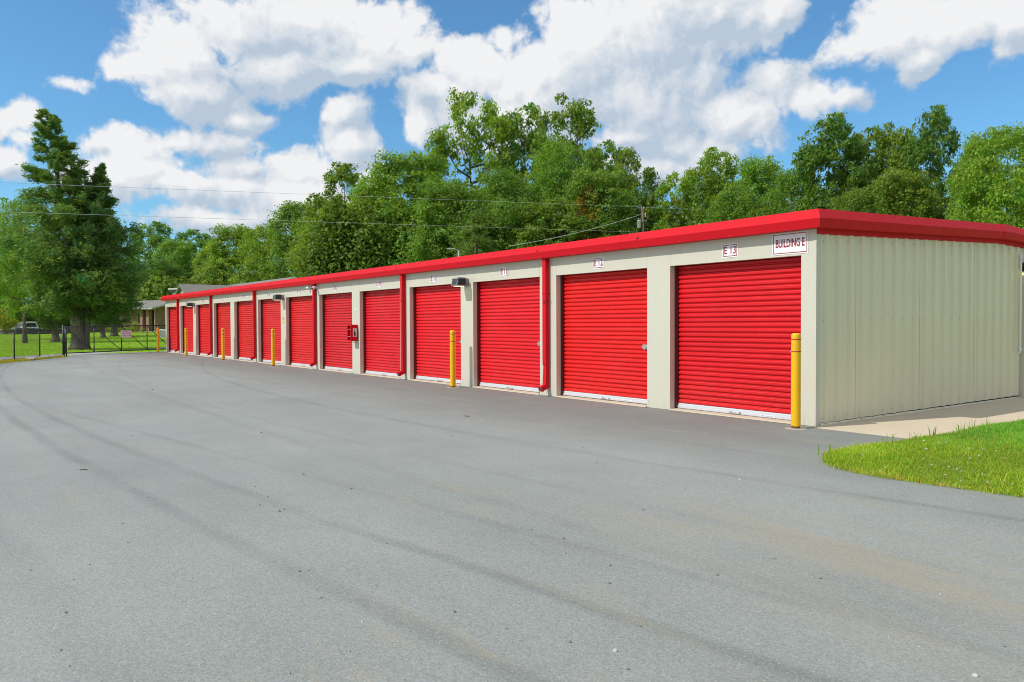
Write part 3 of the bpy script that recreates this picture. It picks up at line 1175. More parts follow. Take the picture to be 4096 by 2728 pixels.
def wall_sign(t_, z_, w_, h_, s, size, label, sx, ink='ink', grp=None, bold=0.0, tz=0.0, tilt=0.0):
    o = thing('door_number_sign' if grp else 'building_sign', label, 'sign', (-t_, -0.0015, z_ - h_ / 2), 0, grp)
    q = MB()
    q.box(-w_ / 2, -0.0035, 0, w_ / 2, -0.0002, h_)
    q.build('plate', 'white', o)
    q = MB()
    e_, b_ = 0.016, 0.011
    y_a, y_b = -0.0047, -0.0037
    q.box(-w_ / 2 + e_, y_a, e_, w_ / 2 - e_, y_b, e_ + b_)
    q.box(-w_ / 2 + e_, y_a, h_ - e_ - b_, w_ / 2 - e_, y_b, h_ - e_)
    q.box(-w_ / 2 + e_, y_a, e_ + b_, -w_ / 2 + e_ + b_, y_b, h_ - e_ - b_)
    q.box(w_ / 2 - e_ - b_, y_a, e_ + b_, w_ / 2 - e_, y_b, h_ - e_ - b_)
    q.build('border', ink, o)
    me = text_mesh('lettering', s, size, ink, sx, bold=bold)
    link('lettering', me, o, (0, -0.0045, h_ / 2 + tz))
    if tilt:
        o.rotation_euler = (0, tilt, 0)
    return o


where = ['over the corner door below the roof edge', 'over the door with the steel latch in full view', 'over the door beside the dented downspout',
         'over the door just before the lamp, behind the second bollard', 'over the door just past the extinguisher cabinet', 'over the door with the extinguisher cabinet at its edge',
         'next to the white wall camera', 'over the door with the fourth bollard in front', 'fifth from the gate end, over a clear door', 'over the door behind the third bollard from the gate end',
         'over the door third from the gate end', 'over the door second from the gate end', 'over the last door by the gate']
for i, c_ in enumerate(dc):
    no = 13 - i
    wall_sign(c_, 2.583, 0.30, 0.212, 'E %02d' % no if no < 10 else 'E %d' % no, 0.165,
              'white sign lettered E-%02d %s' % (no, where[i]), 0.82, 'ink', 'unit number signs over the doors', bold=0.0022)
wall_sign(0.415, 2.605, 0.60, 0.315, 'BUILDING E', 0.165, 'large white sign reading BUILDING E at the top corner of the front', 0.555, 'ink', None, bold=0.004, tz=0.0)

# ------------------------------------------------------------------ wall lamps
lw = thing('wall_lamp', 'grey wall lamp on the pier between the doors lettered E-10 and E-11', 'wall lamp', (-9.11, 0, 2.34), 0, 'grey wall lamps on the piers')
q = MB()
q.bbox(-0.085, -0.085, 0.0, 0.085, -0.001, 0.175, 0.006)
q.build('mounting_box', 'grey_light', lw)
q = MB()
q.prism([(-0.086, -0.005), (-0.345, -0.005), (-0.350, 0.012), (-0.300, 0.190), (-0.12, 0.190), (-0.086, 0.16)], 'x', -0.125, 0.125)
q.build('housing', 'grey_light', lw)
q = MB()
for s_ in (-1, 1):
    q.box(s_ * 0.126, -0.325, 0.02, s_ * 0.1285, -0.11, 0.165, 0)
    for kf in range(11):
        yy = -0.315 + kf * 0.0195
        q.box(s_ * 0.1288, yy, 0.02, s_ * 0.140, yy + 0.007, 0.165, 0)
q.build('cooling_fins', 'grey_fix', lw)
q = MB()
nrm = Vector((0, -0.178, -0.05)).normalized()
def fr(u_, z_, off):
    f_ = (z_ - 0.012) / 0.178
    return (u_, -0.350 + 0.05 * f_ + nrm.y * off, z_ + nrm.z * off)
q.add([fr(-0.085, 0.035, 0.003), fr(0.085, 0.035, 0.003), fr(0.085, 0.15, 0.003), fr(-0.085, 0.15, 0.003)], [(0, 1, 2, 3)])
q.build('glass_lens', 'glass', lw)
q = MB()
for (a0, a1, b0, b1) in ((-0.1, -0.085, 0.025, 0.16), (0.085, 0.1, 0.025, 0.16), (-0.085, 0.085, 0.025, 0.035), (-0.085, 0.085, 0.15, 0.16)):
    q.add([fr(a0, b0, 0.001), fr(a1, b0, 0.001), fr(a1, b1, 0.001), fr(a0, b1, 0.001), fr(a0, b0, 0.007), fr(a1, b0, 0.007), fr(a1, b1, 0.007), fr(a0, b1, 0.007)],
          [(4, 5, 6, 7), (0, 1, 5, 4), (1, 2, 6, 5), (2, 3, 7, 6), (3, 0, 4, 7)])
q.build('lens_frame', 'grey_fix', lw)
q = MB()
q.box(-0.09, -0.30, -0.011, 0.09, -0.13, -0.006)
q.build('lamp_lens', 'lamp', lw)
dup(lw, (-21.30, 0, 2.34), 0, 'grey wall lamp above the round red and yellow sticker')
dup(lw, (-33.5, 0, 2.34), 0, 'grey wall lamp at the gate end of the red-door front')

# black lamp above the end-wall door
bl = thing('wall_lamp', 'black lit wall lamp over the end-wall door', 'wall lamp', (0.035, 6.62, 2.40), 0)
q = MB()
q.bbox(-0.034, -0.10, 0.0, 0.03, 0.10, 0.17, 0.006)
q.build('mounting_box', 'black', bl)
q = MB()
q.bbox(0.032, -0.15, 0.02, 0.19, 0.15, 0.18, 0.012)
q.build('housing', 'black', bl)
q = MB()
q.box(0.04, -0.12, 0.008, 0.17, 0.12, 0.018)
q.build('lamp_lens', 'lamp2', bl)

# white conduit on the end wall
q = MB()
q.tube([(0.0, 6.33, 2.70), (0.05, 6.33, 2.70), (0.062, 6.33, 2.69), (0.066, 6.33, 2.66), (0.066, 6.325, 0.93), (0.064, 6.325, 0.90), (0.052, 6.325, 0.885), (0.0, 6.325, 0.88)], 0.021, 10)
cd = q.build('conduit', 'white')
tag(cd, 'white upright conduit pipe on the corrugated end wall', 'pipe')
q = MB()
for zz in (2.655, 0.94):
    q.tube([(0.066, 6.33, zz - 0.03), (0.066, 6.33, zz + 0.03)], 0.026, 10)
q.build('coupling', 'white', cd)

# cameras under the eave
cm = thing('security_camera', 'white bullet camera under the roof edge beside the downspout of E-08', 'camera', (-18.10, 0, 2.67), 0, 'small wall cameras')
q = MB()
q.tube([(0, -0.001, 0), (0, -0.03, 0)], 0.055, 14)
q.tube([(0, -0.03, 0), (0, -0.09, -0.005)], 0.018, 8)
q.build('mount', 'white', cm)
q = MB()
q.tube([(-0.03, -0.06, 0.005), (0.03, -0.20, -0.05)], 0.042, 14)
q.build('body', 'white', cm)
q = MB()
q.tube([(0.0305, -0.201, -0.0505), (0.033, -0.207, -0.0525)], 0.034, 14)
q.build('lens', 'hole', cm)
dup(cm, (-18.62, 0, 2.70), R_(-60), 'white bullet camera under the roof edge beside the downspout of E-07')

# extinguisher cabinet
fx = thing('extinguisher_cabinet', 'red extinguisher cabinet with clear front on the pier between E-08 and E-09', 'fire cabinet', (-15.19, 0, 0.97))
q = MB()
wc, hc, dcb = 0.13, 0.48, 0.22
sh = []
pl = [(-wc, -dcb), (wc, -dcb), (wc, -0.05), (wc - 0.02, -0.015), (wc - 0.05, -0.001), (-wc + 0.05, -0.001), (-wc + 0.02, -0.015), (-wc, -0.05)]
vs = [(x_, y_, 0.0) for x_, y_ in pl] + [(x_, y_, hc) for x_, y_ in pl]
fs = [(i, (i + 1) % 8, 8 + (i + 1) % 8, 8 + i) for i in range(1, 8)] + [tuple(range(7, -1, -1)), tuple(range(8, 16))]
q.add(vs, fs)
# front frame
for (a0, b0, a1, b1) in ((-wc, 0.0, wc, 0.035), (-wc, hc - 0.035, wc, hc), (-wc, 0.035, -wc + 0.03, hc - 0.035), (wc - 0.03, 0.035, wc, hc - 0.035)):
    q.box(a0 + 0.001, -dcb - 0.012, b0 + 0.001, a1 - 0.001, -dcb + 0.004, b1 - 0.001)
q.build('cabinet_body', 'red_trim', fx)
q = MB()
q.lathe([(0.0, 0.05), (0.06, 0.05), (0.06, 0.33), (0.045, 0.365), (0.02, 0.38), (0.02, 0.40), (0.0, 0.40)], 14, 0, (0, -0.11))
q.build('extinguisher', 'label_red', fx)
q = MB()
q.tube([(0, -0.11, 0.16), (0, -0.11, 0.28)], 0.0612, 14, 0)
q.tube([(0, -0.11, 0.19), (0, -0.11, 0.23)], 0.0618, 14, 1)
q.build('extinguisher_label', ['white', 'blue'], fx)
q = MB()
q.box(-wc + 0.03, -dcb - 0.006, 0.13, wc - 0.03, -dcb - 0.004, 0.135)
q.box(-wc + 0.03, -dcb - 0.006, 0.345, wc - 0.03, -dcb - 0.004, 0.35)
q.build('cover_bar', 'white', fx)
q = MB()
q.box(wc + 0.0005, -0.165, 0.13, wc + 0.003, -0.045, 0.37, 0)
# extinguisher pictogram
q.box(wc + 0.0033, -0.135, 0.15, wc + 0.0042, -0.085, 0.27, 1)
q.box(wc + 0.0033, -0.120, 0.272, wc + 0.0042, -0.100, 0.30, 1)
q.box(wc + 0.0033, -0.140, 0.30, wc + 0.0042, -0.095, 0.312, 1)
q.add([(wc + 0.0036, -0.085, 0.325), (wc + 0.0036, -0.125, 0.325), (wc + 0.0036, -0.105, 0.352)], [(0, 1, 2)], 1)
q.box(wc + 0.0033, -0.075, 0.15, wc + 0.0042, -0.066, 0.30, 1)
q.build('side_label', ['white', 'black'], fx)
q = MB()
q.tube([(0.03, -0.10, 0.0), (0.03, -0.10, -0.03)], 0.004, 5)
q.tube([(0.03, -0.13, -0.034), (0.03, -0.07, -0.034)], 0.008, 6)
q.build('hammer', 'black', fx)

# narrow upright sign over it
vsn = thing('extinguisher_sign', 'narrow upright white sign with red letters over the extinguisher cabinet', 'sign', (-15.21, -0.0015, 1.50))
q = MB()
q.box(-0.026, -0.003, 0, 0.026, -0.0003, 0.44)
q.build('plate', 'white', vsn)
me = text_mesh('lettering', 'FIRE EXTINGUISHER', 0.034, 'ink', 1.0)
lo = link('lettering', me, vsn, (0, -0.004, 0.235), (0, R_(90), 0))
q = MB()
q.add([(-0.018, -0.0037, 0.035), (0.018, -0.0037, 0.035), (0.0, -0.0037, 0.008)], [(0, 1, 2)])
q.build('arrow', 'ink', vsn)

# round warning sticker
stk = thing('warning_sticker', 'oval sticker with red cap and yellow field on the pier by E-07', 'sticker', (-21.30, -0.0015, 1.58))
q = MB()
ov = [(0.115 * math.cos(a), 0.145 * math.sin(a)) for a in [2 * math.pi * k / 28 for k in range(28)]]
q.prism(ov, 'y', -0.003, -0.0003)
q.build('plate', 'label_yellow', stk)
q = MB()
up_ = [p for p in ov if p[1] > 0.045]
q.add([(p[0] * 0.98, -0.0036, p[1] * 0.98) for p in up_], [list(range(len(up_)))])
q.build('cap', 'label_red', stk)
me = text_mesh('lettering', 'ATTENTION', 0.042, 'white', 0.75)
link('lettering', me, stk, (0, -0.0042, 0.078))
q = MB()
for k in range(4):
    q.box(-0.075, -0.0040, 0.01 - k * 0.034, 0.02 + 0.03 * (k % 2), -0.0033, 0.022 - k * 0.034)
q.build('print', 'black', stk)

# ------------------------------------------------------------------ bollards
bo = thing('bollard', 'yellow bollard with two thin red bands at the near building corner', 'bollard', (-0.03, -0.40, 0.0), 0, 'yellow bollards along the doors')
q = MB()
rb = 0.0645
q.lathe([(rb, 0.035), (rb, 1.262), (rb * 0.985, 1.285), (rb * 0.93, 1.302), (rb * 0.82, 1.311), (rb * 0.5, 1.316), (0.0005, 1.317)], 28)
q.lathe([(rb - 0.004, 0.036), (rb, 0.035)], 28)
q.build('sleeve', 'yellow', bo)
for z_ in (1.222, 1.056):
    q = MB()
    q.lathe([(rb + 0.0003, z_), (rb + 0.0014, z_ + 0.001), (rb + 0.0014, z_ + 0.014), (rb + 0.0003, z_ + 0.015)], 28)
    q.build('band', 'red_tape', bo)
q = MB()
q.lathe([(rb - 0.006, 0.0), (rb - 0.006, 0.06)], 24)
q.build('steel_post', 'rust', bo)
q = MB()
q.lathe([(0.150, -0.003), (0.135, 0.002), (0.10, 0.005), (0.05, 0.006)], 20)
q.build('footing', 'footing', bo)
for t_, lb in ((9.06, 'yellow bollard in front of the pier with the second lamp, beside E-10'),
               (21.2, 'yellow bollard in front of door E-06 by the sticker pier'), (27.3, 'yellow bollard in front of door E-04'),
               (33.4, 'yellow bollard in front of door E-02'), (39.42, 'yellow bollard standing beside the gate, clear of the doors')):
    dup(bo, (-t_, -0.42, 0), R_(t_ * 20), lb)

# ------------------------------------------------------------------ fence and gate
fp = [site(253.6, 37.5), site(158, 35.6), site(56, 33.2)]
dx, dy = fp[2][0] - fp[1][0], fp[2][1] - fp[1][1]
fp += [(fp[2][0] + dx, fp[2][1] + dy), (fp[2][0] + 2 * dx, fp[2][1] + 2 * dy)]
fe = thing('chain_link_fence', 'black chain-link fence beside the gate along the lawn', 'fence', (fp[0][0], fp[0][1], 0))


def L(p, z_):
    return (p[0] - fp[0][0], p[1] - fp[0][1], z_)


def chain_link(q, A, B, z0, z1, step=0.075, r_=0.0042):
    A, B = Vector((A[0], A[1], 0)), Vector((B[0], B[1], 0))
    Ln = (B - A).length
    H_ = z1 - z0
    dv = (B - A) / Ln
    k = -int(H_ / step) - 1
    while k * step < Ln:
        for sg in (1, -1):
            s0 = k * step
            a_, b_ = (s0, z0), (s0 + H_, z1)
            if sg < 0:
                a_, b_ = (s0 + H_, z0), (s0, z1)
            # clip to 0..Ln
            (sa, za), (sb, zb) = a_, b_
            def cl(s_, z_, s2, z2):
                if s_ < 0:
                    f_ = (0 - s_) / (s2 - s_)
                    return 0, z_ + (z2 - z_) * f_
                if s_ > Ln:
                    f_ = (Ln - s_) / (s2 - s_)
                    return Ln, z_ + (z2 - z_) * f_
                return s_, z_
            if max(sa, sb) <= 0 or min(sa, sb) >= Ln:
                continue
            na, nza = cl(sa, za, sb, zb)
            nb, nzb = cl(sb, zb, sa, za)
            pa, pb_ = A + dv * na, A + dv * nb
            q.tube([(pa.x, pa.y, nza), (pb_.x, pb_.y, nzb)], r_, 3, 0, False, False)
        k += 1


FH = 1.24
q = MB()
q.tube([L(fp[0], -0.1), L(fp[0], FH + 0.20)], 0.055, 12)
q.lathe([(0.06, FH + 0.20), (0.05, FH + 0.235), (0.02, FH + 0.25), (0.0, FH + 0.25)], 12)
q.build('gate_post', 'black', fe)
q = MB()
q.tube([(L(fp[0], 0)[0] + 0.10, 0.10, 0.0), (0.10, 0.10, FH + 0.05)], 0.03, 8)
q.box(-0.07, -0.07, 0.62, 0.13, 0.13, 0.70)
q.build('gate_guide', 'black', fe)
for p in fp[1:]:
    q = MB()
    q.tube([L(p, -0.1), L(p, FH + 0.03)], 0.028, 10)
    q.build('post', 'black', fe)
for i in range(len(fp) - 1):
    q = MB()
    q.tube([L(fp[i], FH), L(fp[i + 1], FH)], 0.019, 8)
    q.build('top_rail', 'black', fe)
    q = MB()
    chain_link(q, L(fp[i], 0), L(fp[i + 1], 0), 0.03, FH)
    q.build('chain_link_mesh', 'black', fe, recalc=False)

ga, gb_ = Vector(site(259, 38.9)), Vector(site(668, 43.9))
gd = (gb_ - ga).normalized()
gl = (gb_ - ga).length
gt_ = thing('sliding_gate', 'black chain-link sliding gate with diagonal braces across the drive', 'gate', (ga.x, ga.y, 0))
GH0, GH1 = 0.11, 1.40
zb = lambda s_: GH0 + 0.045 * s_ / gl


def G(s_, z_):
    return (gd.x * s_, gd.y * s_, z_ + 0.045 * s_ / gl)


st = [0.02, gl * 0.262, gl * 0.525, gl * 0.785, gl * 1.045]
q = MB()
q.tube([G(0, GH1), G(st[-1] + 0.03, GH1)], 0.027, 8)
q.build('top_rail', 'black', gt_)
q = MB()
q.tube([G(0, GH0), G(st[-1] + 0.03, GH0)], 0.027, 8)
q.build('bottom_rail', 'black', gt_)
for s_ in st:
    q = MB()
    q.tube([G(s_, GH0), G(s_, GH1)], 0.024, 8)
    q.build('upright', 'black', gt_)
for i in range(4):
    q = MB()
    q.tube([G(st[i], GH1 - 0.03), G(st[i + 1], GH0 + 0.02)], 0.016, 6)
    q.build('brace', 'black', gt_)
q = MB()
chain_link(q, G(0, 0), G(st[-1], 0), GH0 + 0.02, GH1, 0.075)
q.build('chain_link_mesh', 'black', gt_, recalc=False)
# sign hung on the gate
sp_ = ga + gd * (st[2] + 0.24)
sgn = thing('gate_sign', 'white sign with three lines of lettering hung on the gate', 'sign', (sp_.x, sp_.y, 0.82), math.atan2(gd.y, gd.x))
q = MB()
q.box(-0.30, -0.045, 0, 0.30, -0.038, 0.37)
q.build('plate', 'white', sgn)
for i, s in enumerate(('PLEASE PULL TO', 'WITHIN FOUR FEET', 'FOR GATE TO OPEN')):
    me = text_mesh('lettering', s, 0.075, 'ink_blue', 0.78, bold=0.002)
    link('lettering', me, sgn, (0, -0.047, 0.295 - i * 0.105))
q = MB()
for (x_, z_) in ((-0.27, 0.35), (0.27, 0.35), (-0.27, 0.02), (0.27, 0.02)):
    q.box(x_ - 0.012, -0.05, z_ - 0.012, x_ + 0.012, -0.02, z_ + 0.012)
q.build('clip', 'galv', sgn)

# pale rocks along the fence foot
rnd = random.Random(11)


def rock_mesh(seed):
    rr = random.Random(seed)
    bm = bmesh.new()
    bmesh.ops.create_icosphere(bm, subdivisions=2, radius=1.0)
    ph = [rr.uniform(0, 6) for _ in range(6)]
    for v in bm.verts:
        n_ = v.co.copy()
        v.co *= 0.8 + 0.18 * math.sin(3 * n_.x + ph[0]) * math.sin(2.4 * n_.y + ph[1]) + 0.14 * math.sin(4 * n_.z + ph[2] + 2 * n_.x) + rr.uniform(-0.06, 0.06)
        v.co.z *= 0.7
    me = bpy.data.meshes.new('rock')
    bm.to_mesh(me)
    bm.free()
    me.materials.append(M['rock'])
    return me


rm = [rock_mesh(s) for s in range(4)]
for i in range(34):
    px = 108 + 142 * (i / 33.0) ** 0.9 + rnd.uniform(-6, 6)
    Z = 33.6 + (px - 108) / 142 * 3.6 + rnd.uniform(-0.15, 1.0)
    x, y = site(px, Z)
    s_ = rnd.uniform(0.06, 0.17)
    o = link('rock', rm[i % 4], None, (x, y, s_ * 0.25), (0, 0, rnd.uniform(0, 6)))
    o.scale = (s_ * rnd.uniform(0.9, 1.5), s_ * rnd.uniform(0.8, 1.2), s_ * rnd.uniform(0.6, 1.0))
    tag(o, 'pale grey rock lying in the strip along the fence foot', 'rock', 'pale rocks along the fence foot')


# ------------------------------------------------------------------ foliage
def leaf_mesh(name, c, nrm_, size, tint, mat, aspect=0.6, along=None, rngn=None):
    """c: N x 3 centres, nrm_: N x 3 normals, size: N, tint: N x 3 -> bent rhombic leaves"""
    N = len(c)
    nrm_ = nrm_ / np.maximum(np.linalg.norm(nrm_, axis=1, keepdims=True), 1e-6)
    if along is None:
        along = rngn.normal(size=(N, 3))
    a = along - nrm_ * np.sum(along * nrm_, axis=1, keepdims=True)
    a /= np.maximum(np.linalg.norm(a, axis=1, keepdims=True), 1e-6)
    b = np.cross(nrm_, a)
    h = (size * 0.5)[:, None]
    P = np.empty((N, 4, 3))
    P[:, 0] = c - a * h
    P[:, 1] = c + b * h * aspect - nrm_ * h * 0.18
    P[:, 2] = c + a * h
    P[:, 3] = c - b * h * aspect - nrm_ * h * 0.18
    me = bpy.data.meshes.new(name)
    me.vertices.add(N * 4)
    me.vertices.foreach_set('co', P.reshape(-1).astype(np.float32))
    me.loops.add(N * 4)
    me.loops.foreach_set('vertex_index', np.arange(N * 4, dtype=np.int32))
    me.polygons.add(N)
    me.polygons.foreach_set('loop_start', np.arange(0, N * 4, 4, dtype=np.int32))
    me.polygons.foreach_set('loop_total', np.full(N, 4, dtype=np.int32))
    me.update()
    ca = me.color_attributes.new('tint', 'FLOAT_COLOR', 'POINT')
    cc = np.ones((N, 4, 4), dtype=np.float32)
    cc[:, :, :3] = tint[:, None, :]
    ca.data.foreach_set('color', cc.reshape(-1))
    me.materials.append(M[mat])
    me.validate()
    return me


def unit(rn, n_):
    v = rn.normal(size=(n_, 3))
    return v / np.linalg.norm(v, axis=1, keepdims=True)


def broadleaf(seed, H, Rr, base, nl, n_leaf, leaf, lobe=(0.2, 0.34), sub=16, spread=0.26, trunk_r=None, peak=0.42, open_=0.0, limb_r=1.0, droop=0.0, fill=0.45):
    rn = np.random.default_rng(seed)
    tb = MB()
    r0 = trunk_r or 0.016 * H
    ph = rn.uniform(0, 6, 4)
    tr = lambda z_: np.array([0.02 * H * math.sin(2.2 * z_ + ph[0]), 0.02 * H * math.sin(1.8 * z_ + ph[1]), z_ * H])
    pts = [tr(z_) - tr(0.0) * np.array([1, 1, 0]) for z_ in np.linspace(0, 0.86, 9)]
    rad = [r0 * (1.35 if i == 0 else 1.0) * (1 - 0.85 * i / 8) for i in range(9)]
    tb.tube(pts, rad, 9)
    tips, rads = [], []
    for i in range(nl):
        uu = (i + 0.5) / nl
        h_ = base + (1 - base) * (uu * 0.92 + 0.02)
        an = i * 2.399 + rn.uniform(-0.5, 0.5)
        pf = math.sqrt(max(0.02, 1 - ((uu - peak) / (0.64 if uu > peak else peak + 0.16)) ** 2))
        p = Rr * pf * rn.uniform(0.62, 1.0)
        z0 = max(base * 0.75, h_ - 0.16 * rn.uniform(0.6, 1.3))
        st_ = pts[min(8, int(z0 / 0.86 * 8))]
        st_ = np.array([st_[0], st_[1], z0 * H])
        tip = np.array([math.cos(an) * p, math.sin(an) * p, h_ * H - droop * p])
        mid = st_ * 0.5 + tip * 0.5 + np.array([0, 0, -0.03 * H]) + rn.normal(size=3) * 0.02 * H
        rl = r0 * 0.38 * limb_r * (1 - 0.5 * uu)
        tb.tube([st_, mid, tip], [rl, rl * 0.65, rl * 0.2], 5, cap=False)
        tips.append(tip)
        rads.append(Rr * rn.uniform(*lobe) * (1.0 - 0.25 * uu))
        for k in range(3):
            f_ = rn.uniform(0.35, 0.85)
            q = st_ * (1 - f_) + tip * f_
            e_ = q + unit(rn, 1)[0] * Rr * rn.uniform(0.2, 0.42) + np.array([0, 0, 0.02 * H])
            tb.tube([q, (q + e_) / 2 + rn.normal(size=3) * 0.01 * H, e_], [rl * 0.45, rl * 0.3, rl * 0.12], 4, cap=False)
            tips.append(e_)
            rads.append(Rr * rn.uniform(*lobe) * 0.8 * (1.0 - 0.25 * uu))
    tips.append(np.array([pts[-1][0], pts[-1][1], H * 0.95]))
    rads.append(Rr * lobe[0])
    tips, rads = np.array(tips), np.array(rads)
    if open_ > 0:
        keep = rn.uniform(size=len(tips)) > open_
        tips, rads = tips[keep], rads[keep]
    # sub-clumps on each lobe
    nsub = np.maximum(4, (sub * (rads / rads.mean()) ** 2)).astype(int)
    idx = np.repeat(np.arange(len(tips)), nsub)
    dirs = unit(rn, len(idx))
    dirs[:, 2] = dirs[:, 2] * 0.8 + 0.18
    sc = tips[idx] + dirs * rads[idx][:, None] * rn.uniform(0.55, 1.08, size=(len(idx), 1))
    cr = rads[idx]
    if fill > 0:
        # clumps over the whole lumpy crown, so that it closes into one mass
        ne = int(len(idx) * fill * 1.3)
        uu = rn.uniform(0.03, 1.0, size=ne) ** 0.85
        aa = rn.uniform(0, 2 * math.pi, size=ne)
        pf = np.sqrt(np.maximum(0.02, 1 - ((uu - peak) / np.where(uu > peak, 1.0 - peak + 0.03, peak + 0.16)) ** 2))
        lump = 1 + 0.16 * np.sin(3 * aa + 5 * uu + ph[2]) + 0.12 * np.sin(5 * aa - 9 * uu + ph[3]) + 0.07 * np.sin(9 * aa + 17 * uu + ph[0])
        rad_ = Rr * 0.92 * pf * lump * rn.uniform(0.7, 1.04, size=ne)
        hz_ = (base + (1 - base) * uu) * H * 0.985
        ec = np.stack([np.cos(aa) * rad_, np.sin(aa) * rad_, hz_], axis=1)
        ed_ = np.stack([np.cos(aa) * pf, np.sin(aa) * pf, (uu - peak) * 1.1 + 0.15], axis=1)
        ed_ /= np.linalg.norm(ed_, axis=1, keepdims=True)
        sc = np.concatenate([sc, ec])
        dirs = np.concatenate([dirs, ed_])
        cr = np.concatenate([cr, np.full(ne, rads.mean() * 0.85)])
        idx = np.arange(len(cr))
    ws = cr ** 2
    pick = rn.choice(len(cr), size=n_leaf, p=ws / ws.sum())
    off = rn.normal(size=(n_leaf, 3)) * (cr[pick] * spread)[:, None]
    off[:, 2] *= 0.6
    c = sc[pick] + off
    c[:, 2] = np.minimum(c[:, 2], H * 1.01)
    outw = dirs[pick]
    nrm_ = outw * 0.45 + np.array([0, 0, 0.75]) + rn.normal(size=(n_leaf, 3)) * 0.55
    clump_t = rn.uniform(0.82, 1.18, size=len(idx))
    warm = rn.normal(0, 0.08, size=len(idx))
    tv = clump_t[pick] * rn.uniform(0.72, 1.28, size=n_leaf)
    wm = warm[pick] + rn.normal(0, 0.07, size=n_leaf)
    tint = np.stack([tv * (1 + wm * 1.6), tv * (1 + wm * 0.3), tv * (1 - wm * 1.4)], axis=1).clip(0.2, 2.2)
    size = leaf * 1.12 * rn.uniform(0.4, 1.6, size=n_leaf)
    lm = leaf_mesh('crown', c, nrm_, size, tint, 'leaf', 0.62, None, rn)
    tm = tb.mesh('trunk', 'bark', recalc=False)
    return tm, lm


def conifer(seed, H, prof_, nb, per, spray, lean=(0, 0), trunk_r=0.35, base=0.12, droop=0.15, bare=0.25, flare=1.5, clump=0.16):
    """prof_: (relative height, radius) pairs"""
    rn = np.random.default_rng(seed)
    hs, rs = np.array([p[0] for p in prof_]), np.array([p[1] for p in prof_])
    tb = MB()
    ax = lambda z_: np.array([lean[0] * z_ ** 1.3, lean[1] * z_ ** 1.3, z_ * H])
    zz = np.concatenate([[0, 0.02, 0.06], np.linspace(0.12, 1.0, 9)])
    tb.tube([ax(z_) for z_ in zz], [trunk_r * (flare if z_ == 0 else 1.18 if z_ < 0.03 else 1.0) * max(0.04, 1 - z_ * 0.97) for z_ in zz], 11)
    C_, N_, A_, T_ = [], [], [], []
    for i in range(nb):
        z_ = base + (1 - base) * (1 - (1 - (i + rn.uniform()) / nb) ** 0.85) * 0.99
        rr = np.interp(z_, hs, rs) * (rn.uniform(0.55, 1.08))
        an = rn.uniform(0, 2 * math.pi)
        dr_ = np.array([math.cos(an), math.sin(an), 0])
        s0 = ax(z_)
        rise = rn.uniform(0.05, 0.5) * rr
        mid = s0 + dr_ * rr * 0.55 + np.array([0, 0, rise * 0.8])
        tip = s0 + dr_ * rr + np.array([0, 0, rise - droop * rr + 0.25])
        rb_ = 0.05 * max(0.25, 1 - z_) + 0.012
        tb.tube([s0, mid, tip], [rb_, rb_ * 0.6, 0.008], 4, cap=False)
        npb = max(10, int(per * (0.35 + rr / max(rs))))
        ncl = max(3, int(npb / 16))
        scl = bare + (1.02 - bare) * rn.uniform(size=ncl) ** 0.75
        cl = ((1 - scl) ** 2)[:, None] * s0 + (2 * scl * (1 - scl))[:, None] * mid + (scl ** 2)[:, None] * tip
        side = np.array([-dr_[1], dr_[0], 0])
        cl = cl + side * (rn.normal(size=(ncl, 1)) * 0.20 * rr) * (1.15 - scl[:, None]) + np.array([0, 0, 1]) * rn.normal(size=(ncl, 1)) * 0.06 * rr
        k = rn.integers(0, ncl, npb)
        gs = clump * (0.6 + 0.35 * rr)
        p = cl[k] + rn.normal(size=(npb, 3)) * np.array([gs, gs, gs * 0.7])
        d_ = dr_ * 0.9 + np.array([0, 0, 0.35]) + rn.normal(size=(npb, 3)) * 0.5
        ct = rn.uniform(0.75, 1.25, size=ncl)[k] * rn.uniform(0.75, 1.25, size=npb)
        wm = rn.normal(0, 0.12, size=ncl)[k]
        C_.append(p)
        A_.append(d_)
        N_.append(np.array([0, 0, 0.7]) + rn.normal(size=(npb, 3)) * 0.6 + dr_ * 0.3)
        T_.append(np.stack([ct * (1 + 1.6 * wm), ct * (1 + 0.4 * wm), ct * (1 - wm)], axis=1).clip(0.2, 2.4))
    c = np.concatenate(C_)
    n_ = len(c)
    lm = leaf_mesh('crown', c, np.concatenate(N_), spray * rn.uniform(0.6, 1.4, size=n_), np.concatenate(T_), 'needle', 0.26, np.concatenate(A_), rn)
    return tb.mesh('trunk', 'bark', recalc=False), lm


PROTO = {
    'round': broadleaf(1, 20, 6.0, 0.14, 17, 60000, 0.27, (0.27, 0.42), 20, 0.27),
    'round2': broadleaf(2, 20, 6.5, 0.12, 18, 60000, 0.26, (0.25, 0.40), 22, 0.26, peak=0.36),
    'oak': broadleaf(3, 20, 6.0, 0.18, 17, 48000, 0.30, (0.21, 0.34), 16, 0.28, open_=0.06, limb_r=1.2, fill=0.3),
    'sparse': broadleaf(4, 20, 5.5, 0.25, 15, 24000, 0.32, (0.18, 0.30), 12, 0.30, open_=0.16, limb_r=1.3, fill=0.12),
    'open': broadleaf(5, 24, 6.2, 0.42, 14, 24000, 0.30, (0.2, 0.32), 14, 0.27, open_=0.15, limb_r=1.5, peak=0.5, fill=0.1),
    'narrow': broadleaf(6, 20, 3.2, 0.15, 17, 22000, 0.28, (0.30, 0.50), 14, 0.27, peak=0.4),
    'maple': broadleaf(7, 16, 6.0, 0.10, 18, 60000, 0.22, (0.24, 0.38), 22, 0.26, peak=0.4),
    'lawn': broadleaf(9, 12, 4.6, 0.40, 15, 30000, 0.17, (0.24, 0.38), 20, 0.26, peak=0.4, trunk_r=0.30),
}
